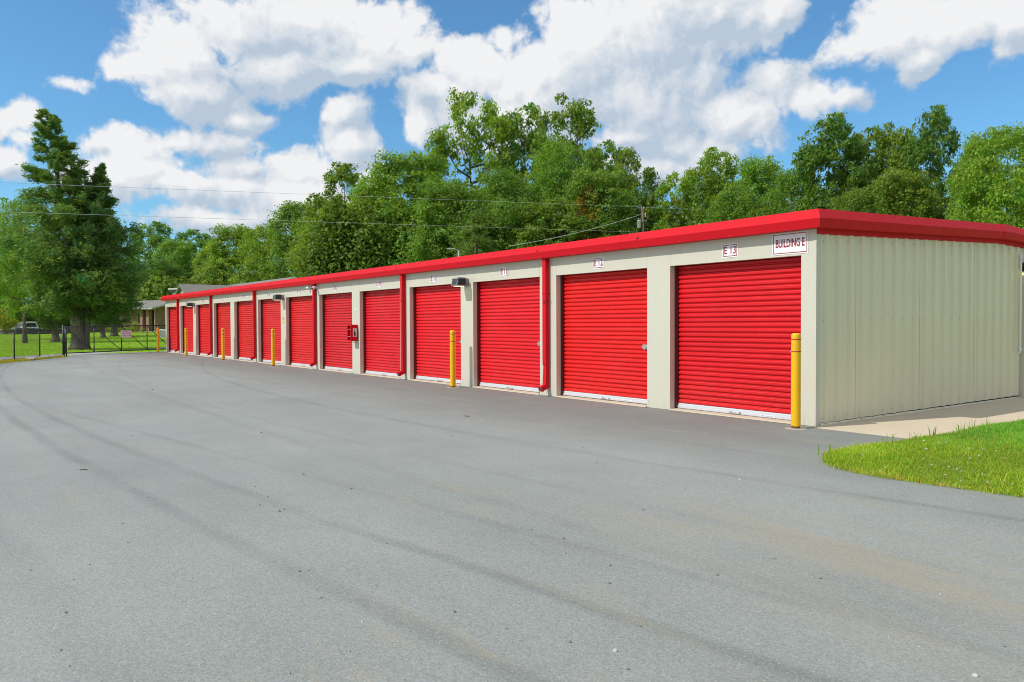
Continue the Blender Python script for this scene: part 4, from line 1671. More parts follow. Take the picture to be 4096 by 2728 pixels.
KIND = {'round': 'broadleaf_tree', 'round2': 'broadleaf_tree', 'oak': 'oak_tree', 'sparse': 'oak_tree', 'open': 'poplar_tree', 'narrow': 'broadleaf_tree', 'maple': 'maple_tree', 'lawn': 'maple_tree'}
PH = {'round': 20, 'round2': 20, 'oak': 20, 'sparse': 20, 'open': 24, 'narrow': 20, 'maple': 16, 'lawn': 12}
PR = {'round': 7.2, 'round2': 7.6, 'oak': 7.0, 'sparse': 6.3, 'open': 7.2, 'narrow': 4.0, 'maple': 7.2, 'lawn': 5.6}
cnt = [0]


def plant(kind, px, top, Z, width, label, col=(1, 1, 1), group='trees behind the storage building'):
    x, y = site(px, Z)
    z0 = terrain(x, y)
    H = alt(px, top, Z) - z0
    wr = width * (1.3 if kind not in ('lawn', 'open') else 1.0) / 2 / 3200 * Z
    o = thing(KIND[kind], label, 'tree', (x, y, z0), cnt[0] * 2.1, group)
    cnt[0] += 1
    s = H / PH[kind]
    o.scale = (wr / PR[kind], wr / PR[kind], s)
    tm, lm = PROTO[kind]
    link('trunk', tm, o)
    c = link('crown', lm, o)
    c.color = (col[0], col[1], col[2], 1)
    return o


LT, MD, DK, OL, BL = (1.30, 1.25, 0.95), (1.0, 1.05, 1.0), (0.72, 0.82, 0.85), (1.05, 0.98, 0.85), (0.9, 1.05, 1.35)
T = plant
FAR = 'distant trees beyond the brick house'
T('oak', 612, 893, 125, 200, 'loose blue-green tree beyond the dark cedar and the brick house', BL, FAR)
T('round', 705, 962, 120, 190, 'low pale round tree beyond the flat-roofed cupola', (1.1, 1.2, 1.2), FAR)
T('oak', 785, 928, 128, 230, 'taller blue-green tree beyond the flat-roofed cupola', BL, FAR)
T('round2', 640, 1040, 108, 230, 'low dark tree just over the brick house roof', DK, FAR)
T('round', 850, 990, 112, 160, 'small bright tree rising behind the grey gabled roofs', LT, FAR)
T('round', 955, 905, 108, 240, 'light green tree at the low end of the wood, over the grey roofs', LT)
T('round2', 1075, 905, 103, 230, 'second light green tree from the low end of the wood', LT)
T('round', 1195, 812, 100, 260, 'mid green dome-shaped tree above the grey gabled roofs', MD)
T('narrow', 1288, 784, 98, 130, 'slim pointed tree at the edge of the tall wood', MD)
T('sparse', 1385, 655, 100, 240, 'loose yellow-green oak standing out against the white cloud', (1.1, 1.0, 0.7))
T('maple', 1345, 830, 90, 300, 'broad bright green tree below the loose yellow-green oak', LT)
T('round2', 1500, 705, 92, 260, 'feathery light green tree beside the loose oak', (1.25, 1.3, 0.9))
T('round', 1650, 618, 90, 340, 'tall domed light green tree short of the bare-trunked poplar', (1.15, 1.2, 0.9))
T('sparse', 1745, 588, 97, 150, 'thin bright tree tucked against the bare-trunked poplar', LT)
T('open', 1895, 362, 92, 360, 'tallest light green poplar with a bare dark trunk showing', (1.25, 1.25, 0.8))
T('oak', 2105, 432, 92, 270, 'tall dark leafy oak just after the poplar', MD)
T('sparse', 2295, 402, 94, 280, 'tall airy olive oak with sky showing through its crown', OL)
T('round2', 2230, 560, 84, 270, 'ivy-clad bright tree beneath the airy olive oak', (1.1, 1.2, 0.9))
T('oak', 2420, 575, 88, 200, 'mid green oak on the falling side of the tall trees', MD)
T('narrow', 2512, 588, 86, 130, 'narrow olive tree rising above the transformer pole', OL)
T('narrow', 2598, 668, 84, 125, 'short dark narrow tree over the transformer pole', DK)
T('round', 2400, 690, 80, 300, 'wide mid green tree in front of the falling tall trees', MD)
T('maple', 2010, 690, 80, 340, 'wide dark tree below the bare-trunked poplar', (0.85, 0.95, 0.9))
T('round', 1800, 730, 80, 300, 'leafy green tree filling below the tall domed tree', MD)
T('oak', 2210, 800, 76, 300, 'dark low oak with a few browned leaves above the red roof', (0.95, 0.9, 0.8))
T('narrow', 2345, 735, 78.5, 120, 'small tree with browned dead leaves in the middle of the wood', (1.9, 0.75, 0.7))
T('sparse', 2710, 690, 80, 190, 'thin pale green tree past the transformer pole', (1.4, 1.35, 1.0))
T('round2', 2790, 680, 84, 210, 'pale rounded tree between the transformer pole and the roof corner', (1.2, 1.2, 0.95))
T('oak', 2870, 604, 84, 210, 'bright upright tree midway between transformer pole and roof corner', LT)
T('round', 3040, 640, 80, 270, 'bright green wide tree over the door lettered E-13', (1.2, 1.3, 0.9))
T('round2', 2950, 745, 72, 260, 'low mid green tree over the door lettered E-12', MD)
T('maple', 3170, 690, 74, 260, 'low dense tree behind the red roof corner', (0.95, 1.05, 0.85))
T('oak', 3320, 478, 74, 300, 'dark tall oak above the red roof corner', DK)
T('oak', 3480, 520, 76, 260, 'olive oak second from the roof corner', OL)
T('sparse', 3570, 512, 78, 240, 'thin brownish oak with gaps against the blue sky', OL)
T('oak', 3725, 446, 70, 240, 'dark tall oak whose trunk shows above the end-wall trim', DK)
T('round', 3590, 690, 66, 300, 'olive rounded tree over the middle of the end wall', OL)
T('round2', 3420, 760, 64, 260, 'low olive tree just over the end-wall trim', (0.9, 0.9, 0.8))
T('maple', 4010, 515, 52, 400, 'bright yellow-green tree over the end-wall ridge', (1.2, 1.22, 0.9))
T('round', 3905, 560, 62, 190, 'mid green tree half hidden by the bright yellow-green one', (1.1, 1.15, 0.9))
T('round', 4190, 500, 56, 300, 'bright green tree past the ridge at the edge of view', LT)
# off-frame continuation of the wood so that the tree line does not stop at the picture edge
# near the lawn
LW = 'trees on the lawn beyond the gate'
x, y = site(313, 47.4)
ce = thing('cedar_tree', 'tall cedar with leaning bare top and thick flared trunk behind the gate', 'tree', (x, y, terrain(x, y)), 0, LW)
v1 = RT * (-1.65)
tm, lm = conifer(21, 14.1, [(0.1, 1.6), (0.18, 3.2), (0.3, 3.6), (0.45, 3.3), (0.58, 2.7), (0.66, 1.9), (0.76, 1.45), (0.86, 1.0), (0.94, 0.7), (1.0, 0.2)],
                 200, 330, 0.23, (v1.x, v1.y), 0.37, 0.16, 0.16, 0.28, 1.7, 0.10)
link('trunk', tm, ce)
c = link('crown', lm, ce)
c.color = (1.45, 1.6, 1.0, 1)
x, y = site(340, 48.0)
ce2 = thing('cedar_tree', 'dense dark cedar close behind the tall cedar, pointed dark top', 'tree', (x, y, terrain(x, y)), 0, LW)
v1 = RT * 1.15
tm, lm = conifer(22, 11.0, [(0.08, 1.8), (0.16, 3.1), (0.35, 3.2), (0.55, 2.5), (0.72, 1.6), (0.84, 0.8), (0.93, 0.35), (1.0, 0.05)],
                 200, 330, 0.23, (v1.x, v1.y), 0.24, 0.15, 0.02, 0.2, 1.4, 0.10)
link('trunk', tm, ce2)
c = link('crown', lm, ce2)
c.color = (1.15, 1.35, 1.1, 1)
tm2, lm2 = conifer(23, 10.0, [(0.08, 1.4), (0.16, 2.2), (0.35, 2.4), (0.55, 2.0), (0.75, 1.3), (0.9, 0.6), (1.0, 0.1)], 150, 130, 0.25, (0, 0), 0.34, 0.10, 0.05, 0.2, 1.6, 0.17)
for px, top, Z, wd, lb, col in ((222, 880, 62, 200, 'dark low-skirted cedar on the lawn between fence posts', (0.8, 0.95, 0.85)),
                                (412, 1010, 72, 130, 'slim cedar in front of the far picket fence', (0.9, 1.0, 0.8)),
                                (457, 985, 75, 190, 'cedar close to the brick house wall', (0.85, 1.0, 0.9))):
    x, y = site(px, Z)
    z0 = terrain(x, y)
    o = thing('cedar_tree', lb, 'tree', (x, y, z0), px * 0.1, LW)
    H = alt(px, top, Z) - z0
    wr = wd / 2 / 3200 * Z / 2.5
    o.scale = (wr, wr, H / 10.0)
    link('trunk', tm2, o)
    c = link('crown', lm2, o)
    c.color = col + (1,)
x, y = site(1905, 73)
o = thing('cedar_tree', 'olive cedar at the front of the wood by the street lamp', 'tree', (x, y, terrain(x, y)), 2.0, 'trees behind the storage building')
H = alt(1905, 868, 73)
o.scale = (1.15, 1.15, H / 10.0)
link('trunk', tm2, o)
c = link('crown', lm2, o)
c.color = (1.55, 1.5, 0.9, 1)
T('lawn', 100, 800, 60, 300, 'bright green leafy tree at the fence end of the lawn', (1.05, 1.15, 0.85), LW)
T('lawn', -60, 850, 66, 300, 'dark green leafy tree at the edge of view by the road', MD, LW)
T('round', 160, 1060, 105, 260, 'far dark tree beyond the parked pickup', DK, FAR)
T('round2', 330, 1090, 110, 260, 'far pale tree seen under the cedars', (1.2, 1.2, 1.0), FAR)
T('round', 20, 1100, 110, 200, 'far low tree beyond the road', MD, FAR)
T('round2', 480, 1060, 112, 260, 'far dark tree behind the brick house', DK, FAR)

# undergrowth that closes the wood below the crowns (reads as one mass)
rn = np.random.default_rng(77)
cs, ns, tints, szs = [], [], [], []
for (p0, p1, Z0, Z1, h0, h1, nlob) in ((560, 1350, 104, 104, 4.5, 7.5, 60), (1250, 2650, 88, 84, 6, 15, 190), (2600, 3500, 80, 78, 6, 13, 110), (3400, 4500, 74, 60, 4, 10, 90),
                                       (-260, 640, 118, 116, 2.0, 4.0, 60)):
    for i in range(nlob):
        f_ = rn.uniform()
        px, Z = p0 + (p1 - p0) * f_, Z0 + (Z1 - Z0) * f_ + rn.uniform(-3, 5)
        x, y = site(px, Z)
        hh = rn.uniform(h0, h1)
        rr = rn.uniform(1.6, 2.8)
        z0 = terrain(x, y)
        k = int(430 * (hh / 8.0))
        an = rn.uniform(0, 2 * math.pi, size=k)
        zc = rn.uniform(0.0, 1.0, size=k) ** 0.8 * hh
        rad_ = rr * np.sqrt(np.maximum(0.05, 1 - (zc / hh) ** 3)) * rn.uniform(0.7, 1.1, size=k) * (1 + 0.3 * np.sin(3 * an + i))
        cs.append(np.stack([x + np.cos(an) * rad_, y + np.sin(an) * rad_, z0 + zc], axis=1))
        ns.append(np.stack([np.cos(an) * 0.6, np.sin(an) * 0.6, np.full(k, 0.6)], axis=1) + rn.normal(size=(k, 3)) * 0.6)
        tv = rn.uniform(0.6, 1.1) * rn.uniform(0.7, 1.3, size=k)
        w_ = rn.normal(0, 0.1)
        tints.append(np.stack([tv * (1 + w_), tv, tv * (1 - w_)], axis=1))
        szs.append(rn.uniform(0.3, 0.6, size=k))
um = leaf_mesh('undergrowth', np.concatenate(cs), np.concatenate(ns), np.concatenate(szs), np.concatenate(tints), 'leaf', 0.65, None, rn)
stuff(link('undergrowth', um))

# shrubs by the brick house
bq_ = broadleaf(40, 1.6, 0.75, 0.05, 8, 2600, 0.09, (0.35, 0.55), 10, 0.28, trunk_r=0.04)


def shrub(px, top, Z, width, label, col, group=None):
    x, y = site(px, Z)
    z0 = terrain(x, y)
    H = alt(px, top, Z) - z0
    o = thing('shrub', label, 'shrub', (x, y, z0), px, group)
    s_ = width / 2 / 3200 * Z / 0.95
    o.scale = (s_, s_, max(0.2, H / 1.6))
    link('stem', bq_[0], o)
    c = link('foliage', bq_[1], o)
    c.color = col + (1,)


shrub(541, 1288, 89, 36, 'round yellow-green shrub against the brick house wall', (1.9, 1.5, 0.4))
for i, px in enumerate((428, 448, 468, 489, 508, 528)):
    shrub(px, 1307 + (i % 3), 88, 30, ['low pale planting at the end of the bed', 'low pale planting beside the slim cedar', 'low pale planting by the cedar trunk', 'low pale planting under the brick wing',
          'low pale planting below the narrow windows', 'low pale planting near the yellow-green shrub'][i], (1.7, 1.5, 0.8), 'low planting in the house bed')
shrub(572, 1312, 87, 22, 'small pale plant between the brick porch columns', (1.6, 1.4, 0.8), 'low planting in the house bed')
shrub(18, 1225, 92, 130, 'wide reddish-green bush at the road by the lawn corner', (1.35, 1.0, 0.7))
bed = MB()
bp0 = [site(420, 85.5), site(600, 85.5), site(670, 88), site(670, 91), site(430, 91)]
bed.add([(x, y, terrain(x, y) + 0.012) for x, y in bp0], [list(range(5))])
struct(bed.build('planting_bed', 'mulch'))
rb_ = MB()
rp = [site(-200, 90), site(60, 90), site(210, 97), site(210, 104), site(40, 104), site(-220, 104)]
rb_.add([(x, y, terrain(x, y) + 0.03) for x, y in rp], [list(range(6))])
struct(rb_.build('road', 'drive'))

# ------------------------------------------------------------------ far picket fences
pf = thing('picket_fence', 'low dark weathered picket fence at the far side of the lawn', 'fence', (*site(66, 83), 0))
px0 = Vector((pf.location.x, pf.location.y, 0))
qp, qr = MB(), MB()
n_p = 300
for i in range(n_p):
    f_ = i / (n_p - 1)
    px = 66 + 450 * f_
    Z = 83 + 8 * f_
    x, y = site(px, Z)
    z0 = terrain(x, y)
    hh = 0.70 + 0.05 * math.sin(i * 1.7) + 0.02 * (i % 3)
    x -= px0.x
    y -= px0.y
    qp.prism([(x - 0.022, y - 0.016), (x + 0.022, y + 0.010), (x + 0.018, y + 0.018), (x - 0.026, y - 0.008)], 'z', z0 - 0.05, z0 + hh)
    if i % 20 == 0:
        x2, y2 = site(px, Z + 0.06)
        qr.box(x2 - px0.x - 0.04, y2 - px0.y - 0.04, z0 - 0.1, x2 - px0.x + 0.04, y2 - px0.y + 0.04, z0 + 0.72)
for hh in (0.2, 0.55):
    pts = [site(66 + 450 * k / 20, 83.05 + 8 * k / 20) for k in range(21)]
    qr.tube([(a - px0.x, b - px0.y, terrain(a, b) + hh) for a, b in pts], 0.03, 4)
stuff(qp.build('picket', 'wood_grey', pf, recalc=False))
qr.build('fence_rail', 'wood_grey', pf)

# ------------------------------------------------------------------ white pickup
tx, ty = site(112, 98.0)
tk = thing('pickup_truck', 'white pickup truck parked beyond the picket fence', 'truck', (tx, ty, terrain(tx, ty)), math.atan2(-FW.y, -FW.x) - R_(28))
q = MB()      # local x = forward
side = [(2.75, 0.45), (2.78, 0.75), (2.70, 1.05), (1.35, 1.18), (1.05, 1.20), (-0.75, 1.20), (-0.75, 1.12), (-2.75, 1.10), (-2.78, 0.55), (-2.2, 0.45), (-1.2, 0.45), (1.2, 0.45), (2.2, 0.45)]
q.prism(side, 'y', -0.98, 0.98)
q.build('body', 'truck', tk)
q = MB()
cab = [(1.30, 1.205), (0.55, 1.86), (-0.55, 1.90), (-0.78, 1.205)]
vs = [(x_, -0.92 if z_ < 1.5 else -0.74, z_) for x_, z_ in cab] + [(x_, 0.92 if z_ < 1.5 else 0.74, z_) for x_, z_ in cab]
q.add(vs, [(0, 1, 2, 3), (7, 6, 5, 4), (0, 4, 5, 1), (1, 5, 6, 2), (2, 6, 7, 3), (3, 7, 4, 0)])
q.build('cab', 'truck', tk)
q = MB()
q.add([(1.275, -0.80, 1.24), (1.275, 0.80, 1.24), (0.60, 0.66, 1.83), (0.60, -0.66, 1.83)], [(0, 1, 2, 3)])
q.build('windshield', 'glass', tk)
for s_ in (-1, 1):
    q = MB()
    q.add([(1.0, s_ * 0.925, 1.26), (-0.62, s_ * 0.925, 1.26), (-0.45, s_ * 0.79, 1.78), (0.52, s_ * 0.79, 1.78)], [(0, 1, 2, 3)])
    q.build('side_window', 'glass', tk)
    q = MB()
    q.bbox(2.60, s_ * 0.62 - 0.2, 0.74, 2.80, s_ * 0.62 + 0.2, 0.98, 0.02)
    q.build('headlight', 'galv', tk)
    q = MB()
    q.bbox(1.0, s_ * 1.05 - 0.1, 1.22, 1.12, s_ * 1.05 + 0.1, 1.42, 0.02)
    q.build('mirror', 'truck', tk)
    for xw in (1.75, -1.75):
        q = MB()
        q.tube([(xw, s_ * 0.72, 0.38), (xw, s_ * 1.0, 0.38)], 0.38, 16)
        w_o = q.build('wheel', 'rubber', tk)
        q = MB()
        q.tube([(xw, s_ * 1.0, 0.38), (xw, s_ * 1.01, 0.38)], 0.22, 12)
        q.build('rim', 'galv', w_o)
q = MB()
q.box(2.765, -0.40, 0.72, 2.80, 0.40, 1.0)
q.build('grille', 'grey_fix', tk)
q = MB()
q.bbox(2.70, -0.95, 0.42, 2.88, 0.95, 0.60, 0.02)
q.build('bumper', 'galv', tk)

# ------------------------------------------------------------------ houses
hx, hy = site(614, 93.0)
hz0 = terrain(hx, hy)
view_yaw = math.atan2(RT.y, RT.x)
bh = thing('brick_house', 'brown brick house with brick porch columns and grey hip roof behind the gate', 'house', (hx, hy, hz0), view_yaw - R_(24))
# local x: to the picture's right, local y: away
EH = 2.55
q = MB()
q.box(-7.0, 1.2, 0, -2.15, 8.0, EH)
q.box(-2.15, 2.6, 0, -0.225, 7.9, EH)
q.build('wall', 'brick', bh)
q = MB()
q.add([(-0.22, 0.6, 0), (0.0, 0.6, 0), (0.0, 8.0, 0), (-0.22, 8.0, 0), (-0.22, 0.6, EH + 0.1), (0.0, 0.6, EH + 0.1), (0.0, 8.0, EH + 0.1), (-0.22, 8.0, EH + 0.1), (0.0, 4.3, EH + 1.0), (-0.22, 4.3, EH + 1.0)],
      [(1, 2, 6, 8, 5), (0, 1, 5, 4), (2, 3, 7, 6), (3, 0, 4, 9, 7)])
q.build('side_wall', 'brick', bh)
for xx in (-1.95, -0.95):
    q = MB()
    q.box(xx - 0.22, 0.0, 0, xx + 0.22, 0.5, EH)
    q.build('porch_column', 'brick', bh)
q = MB()
q.box(-0.04, 0.2, 0, 0.04, 0.28, EH)
q.build('porch_post', 'trim_w', bh)
for xx in (-3.6, -2.75, -5.2, -6.0):
    q = MB()
    q.box(xx - 0.2, 1.16, 0.9, xx + 0.2, 1.199, 2.15)
    w_o = q.build('window', 'trim_w', bh)
    q = MB()
    q.box(xx - 0.15, 1.145, 0.95, xx + 0.15, 1.159, 2.10)
    q.build('pane', 'glass', w_o)
q = MB()
q.box(-1.55, 2.54, 0.02, -0.65, 2.598, 2.05)
q.build('front_door', 'trim_w', bh)
q = MB()
q.prism([(-0.55, EH + 0.02), (-0.55, EH + 0.16), (4.3, EH + 1.22), (9.1, EH + 0.16), (9.1, EH + 0.02), (4.3, EH + 1.04)], 'x', -7.5, 0.45)
q.prism([(-0.6, EH - 0.02), (-0.6, EH + 0.19), (4.3, EH + 1.27), (4.3, EH + 1.02)], 'x', 0.452, 0.50, 1)
q.prism([(4.302, EH + 1.27), (9.1, EH + 0.19), (9.1, EH - 0.02), (4.302, EH + 1.02)], 'x', 0.452, 0.50, 1)
q.prism([(-0.62, EH - 0.02), (-0.553, EH - 0.02), (-0.553, EH + 0.15), (-0.62, EH + 0.15)], 'x', -7.5, 0.45, 1)
q.build('roof', ['shingle', 'trim_w'], bh)

# flat-roofed cupola part with small square windows, further back
fx_, fy_ = site(745, 99)
zt = alt(700, 1152, 99)
zb_ = terrain(fx_, fy_)
ch = thing('flat_roofed_building', 'grey flat-roofed cupola with small pale square windows above the far roof end', 'building', (fx_, fy_, zb_), view_yaw - R_(32))
HT = zt - zb_
q = MB()
q.box(-2.6, 0.0, 0, 0.0, 2.6, HT - 0.22)
q.build('wall', 'siding', ch)
for face in (0, 1):
    for k in range(3):
        q = MB()
        if face == 0:
            x_ = -2.3 + k * 0.42
            q.box(x_, -0.05, HT - 0.95, x_ + 0.32, -0.002, HT - 0.60)
        else:
            x_ = -1.02 + k * 0.34
            q.box(x_, -0.05, HT - 0.95, x_ + 0.30, -0.002, HT - 0.60)
        w_o = q.build('window', 'trim_w', ch)
        q = MB()
        q.box(x_ + 0.09, -0.056, HT - 0.90, x_ + 0.22, -0.052, HT - 0.66)
        q.build('pane', 'glass', w_o)
q = MB()
q.bbox(-3.0, -0.4, HT - 0.2, 0.4, 3.0, HT, 0.03)
q.build('roof', 'trim_w', ch)

# grey-roofed house behind the storage building
A = Vector(site(903, 86))
B = Vector(site(1176, 71))
zr = alt(1176, 1108, 71)
yaw = math.atan2((B - A).y, (B - A).x)
ln = (B - A).length
gh = thing('gabled_house', 'grey shingled house with two gables showing over the red eave', 'house', (A.x, A.y, 0.6), yaw)
zr -= 0.6
q = MB()
q.prism([(-5, zr - 2.4), (0, zr), (5, zr - 2.4), (5, zr - 2.6), (0, zr - 0.2), (-5, zr - 2.6)], 'x', -0.6, ln)
rfo = q.build('roof', 'shingle', gh)
q = MB()
q.prism([(-4.6, 0), (4.6, 0), (4.6, zr - 2.4), (0, zr - 0.22), (-4.6, zr - 2.4)], 'x', -0.3, ln - 0.3)
q.build('wall', 'trim_w', gh)
q = MB()
q.prism([(-5.05, zr - 2.62), (0, zr - 0.20), (5.05, zr - 2.62), (5.05, zr - 2.36), (0, zr + 0.05), (-5.05, zr - 2.36)], 'x', ln + 0.002, ln + 0.12)
q.build('gable_trim', 'trim_w', gh)
# cross gable
gx = ln * 0.30
q = MB()
q.prism([(gx - 3.4, zr - 2.1), (gx, zr - 0.25), (gx + 3.4, zr - 2.1), (gx + 3.4, zr - 2.3), (gx, zr - 0.45), (gx - 3.4, zr - 2.3)], 'y', -6.2, 0)
q.build('cross_roof', 'shingle', gh)
q = MB()
q.prism([(gx - 3.0, 0), (gx + 3.0, 0), (gx + 3.0, zr - 2.1), (gx, zr - 0.48), (gx - 3.0, zr - 2.1)], 'y', -5.9, -4.7)
q.build('cross_wall', 'trim_w', gh)

# utility box behind the gate
ux, uy = site(655, 70)
ub = MB()
ub.bbox(-0.35, -0.3, 0.0, 0.35, 0.3, 0.75, 0.03)
uo = ub.build('utility_box', 'white', None, (ux, uy, terrain(ux, uy)), (0, 0, view_yaw))
tag(uo, 'pale utility box behind the gate by the brick house', 'utility box')
q = MB()
q.box(-0.30, -0.312, 0.08, 0.30, -0.302, 0.66)
q.build('panel', 'galv', uo)

# ------------------------------------------------------------------ power pole, lines, street light
Zp = 72.0
ppx, ppy = site(2571, Zp)
pz = terrain(ppx, ppy)
top_z = alt(2571, 838, Zp)
pp = thing('utility_pole', 'brown wooden pole with grey transformer over the roof near E-12', 'utility pole', (ppx, ppy, 0), view_yaw)
q = MB()
q.tube([(0.15, 0, 0), (0.0, 0, top_z)], [0.15, 0.105], 12)
q.build('pole', 'pole_wood', pp)
trz = alt(2571, 914, Zp)
q = MB()
q.lathe([(0.0, trz), (0.17, trz), (0.18, trz + 0.02), (0.20, trz + 0.62), (0.215, trz + 0.64), (0.215, trz + 0.68), (0.12, trz + 0.72), (0.0, trz + 0.73)], 18, 0, (-0.31, -0.02))
tro = q.build('transformer', 'galv', pp)
q = MB()
for (x_, y_) in ((-0.36, 0.02), (-0.24, -0.06)):
    q.lathe([(0.03, trz + 0.70), (0.045, trz + 0.76), (0.03, trz + 0.80), (0.042, trz + 0.85), (0.02, trz + 0.92), (0.0, trz + 0.93)], 10, 0, (x_, y_))
q.build('bushing', 'ceramic', tro)
q = MB()
q.tube([(-0.50, 0, trz + 0.62), (-0.62, 0, trz + 0.35), (-0.58, 0, trz - 0.05), (-0.45, 0, trz - 0.18)], 0.012, 5)
q.tube([(-0.30, -0.05, trz), (-0.28, -0.1, trz - 0.22), (-0.12, -0.1, trz - 0.25), (-0.10, -0.05, trz - 0.05)], 0.014, 5)
q.build('lead', 'wire_dark', tro)
for x_ in (-0.10, 0.10):
    q = MB()
    q.lathe([(0.03, top_z - 0.05), (0.075, top_z + 0.02), (0.075, top_z + 0.10), (0.05, top_z + 0.13), (0.06, top_z + 0.18), (0.02, top_z + 0.22), (0.0, top_z + 0.22)], 12, 0, (x_, 0))
    q.build('insulator', 'ceramic', pp)
q = MB()
q.bbox(0.18, -0.05, top_z - 0.72, 0.27, 0.05, top_z - 0.30, 0.01)
q.box(0.10, -0.02, top_z - 0.5, 0.179, 0.02, top_z - 0.46)
q.build('cutout_fuse', 'alu', pp)


def wire(name, pts, r_, mat, label):
    q = MB()
    q.tube(pts, r_, 5, 0, True)
    o = q.build(name, mat, recalc=False)
    tag(o, label, 'cable')
    return o


def span(P0, P1, sag, n_=24, ext=0.0):
    P0, P1 = Vector(P0), Vector(P1)
    out = []
    for k in range(n_ + 1):
        s_ = k / n_
        p = P0.lerp(P1, s_)
        p.z -= sag * 4 * s_ * (1 - s_)
        out.append(p)
    return out


def wp(px, py, Z):
    x, y = site(px, Z)
    return (x, y, alt(px, py, Z))


wire('power_line', [*span(wp(-700, 706, 35), wp(2566, 830, Zp), -0.0, 20), *span(wp(2566, 830, Zp), wp(5200, 890, 120), 0.8, 12)[1:]], 0.0088, 'wire', 'upper power line crossing before the cedar to the pole top')
wire('power_line', [*span(wp(-700, 826, 35), wp(2566, 930, Zp), 0.0, 20), *span(wp(2566, 930, Zp), wp(5200, 980, 120), 0.8, 12)[1:]], 0.0088, 'wire', 'lower power line crossing before the cedar to the pole')
wire('service_cable', span(wp(2563, 860, Zp), wp(2040, 985, 66), 0.25, 12), 0.022, 'wire', 'thick pale service cable sloping down from the pole')

lx, ly = site(1836, 66)
sl = thing('street_lamp', 'grey street lamp arm peeping over the red roof edge', 'street lamp', (lx, ly, terrain(lx, ly)), view_yaw)
lz = alt(1836, 1003, 66) - terrain(lx, ly)
q = MB()
q.tube([(0, 0, 0), (0, 0, lz)], [0.09, 0.06], 10)
q.build('pole', 'galv', sl)
q = MB()
q.tube([(0, 0, lz - 0.3), (-0.05, 0, lz - 0.02), (-0.25, 0, lz + 0.12), (-0.55, 0, lz + 0.16)], 0.03, 8)
q.build('arm', 'galv', sl)
q = MB()
q.prism([(-0.55, lz + 0.11), (-0.55, lz + 0.20), (-0.85, lz + 0.21), (-0.98, lz + 0.16), (-0.95, lz + 0.10)], 'y', -0.10, 0.10)
q.build('lamp_head', 'galv', sl)

# ------------------------------------------------------------------ grass corner
outline = [(1.53, 9.0), (1.53, 4.0), (1.52, 2.8), (1.50, 1.2), (1.47, 0.1), (1.47, -1.0), (1.47, -1.6), (1.52, -2.05), (1.63, -2.33), (1.80, -2.57), (2.05, -2.76), (2.5, -2.84), (3.0, -2.80), (3.6, -2.72), (5.0, -2.66), (8, -2.6), (14, -2.6), (14, 9.0)]


def mound(x, y):
    d_ = min(x - 1.5, y + 2.75)
    return 0.008 + 0.11 * (1 - math.exp(-max(0, d_) / 0.9))


def in_poly(outline, x, y):
    c_ = False
    j = len(outline) - 1
    for i in range(len(outline)):
        xi, yi = outline[i]
        xj, yj = outline[j]
        if (yi > y) != (yj > y) and x < (xj - xi) * (y - yi) / (yj - yi) + xi:
            c_ = not c_
        j = i
    return c_


def inside(x, y):
    return in_poly(outline, x, y)


drive_poly = near + far[::-1]
gm = MB()
N_ = 90
gxs = [1.40 + (i / N_) ** 1.6 * 12.6 for i in range(N_ + 1)]
gys = [-2.86 + (i / N_) ** 1.4 * 11.86 for i in range(N_ + 1)]
idm = {}
vs, fs = [], []
for i, x in enumerate(gxs):
    for j, y in enumerate(gys):
        idm[(i, j)] = len(vs)
        vs.append((x, y, mound(x, y) - 0.006 if inside(x - 0.03, y - 0.03) and inside(x - 0.03, y) and inside(x, y - 0.03) else -0.03))
for i in range(N_):
    for j in range(N_):
        fs.append((idm[(i, j)], idm[(i + 1, j)], idm[(i + 1, j + 1)], idm[(i, j + 1)]))
gm.add(vs, fs, 0, True)
struct(gm.build('grass_verge', 'verge', recalc=False))


def blades(name, pts, hgt, wid, tint, rn, lean=0.5):
    N = len(pts)
    an = rn.uniform(0, 2 * math.pi, size=N)
    dr_ = np.stack([np.cos(an), np.sin(an), np.zeros(N)], axis=1)
    sd = np.stack([-np.sin(an), np.cos(an), np.zeros(N)], axis=1)
    ln_ = rn.uniform(0.1, 1.0, size=N) * lean
    up_ = np.array([0, 0, 1.0])
    b0 = pts - sd * wid[:, None] * 0.5
    b1 = pts + sd * wid[:, None] * 0.5
    mid = pts + up_ * (hgt * 0.6)[:, None] + dr_ * (hgt * ln_ * 0.35)[:, None]
    tip = pts + up_ * (hgt * (1 - 0.25 * ln_))[:, None] + dr_ * (hgt * ln_)[:, None]
    P = np.empty((N, 5, 3))
    P[:, 0], P[:, 1], P[:, 2], P[:, 3], P[:, 4] = b0, b1, mid + sd * wid[:, None] * 0.38, mid - sd * wid[:, None] * 0.38, tip
    me = bpy.data.meshes.new(name)
    me.vertices.add(N * 5)
    me.vertices.foreach_set('co', P.reshape(-1).astype(np.float32))
    base_ = np.arange(N)[:, None] * 5
    lp = np.concatenate([base_ + np.array([0, 1, 2, 3]), base_ + np.array([3, 2, 4])], axis=1).reshape(-1)
    me.loops.add(N * 7)
    me.loops.foreach_set('vertex_index', lp.astype(np.int32))
    me.polygons.add(N * 2)
    s_ = np.stack([np.arange(N) * 7, np.arange(N) * 7 + 4], axis=1).reshape(-1)
    me.polygons.foreach_set('loop_start', s_.astype(np.int32))
    me.polygons.foreach_set('loop_total', np.tile([4, 3], N).astype(np.int32))
    me.update()
    ca = me.color_attributes.new('tint', 'FLOAT_COLOR', 'POINT')
    cc = np.ones((N, 5, 4), dtype=np.float32)
    cc[:, :, :3] = tint[:, None, :]
    ca.data.foreach_set('color', cc.reshape(-1))
    me.materials.append(M['blade'])
    me.validate()
    return me


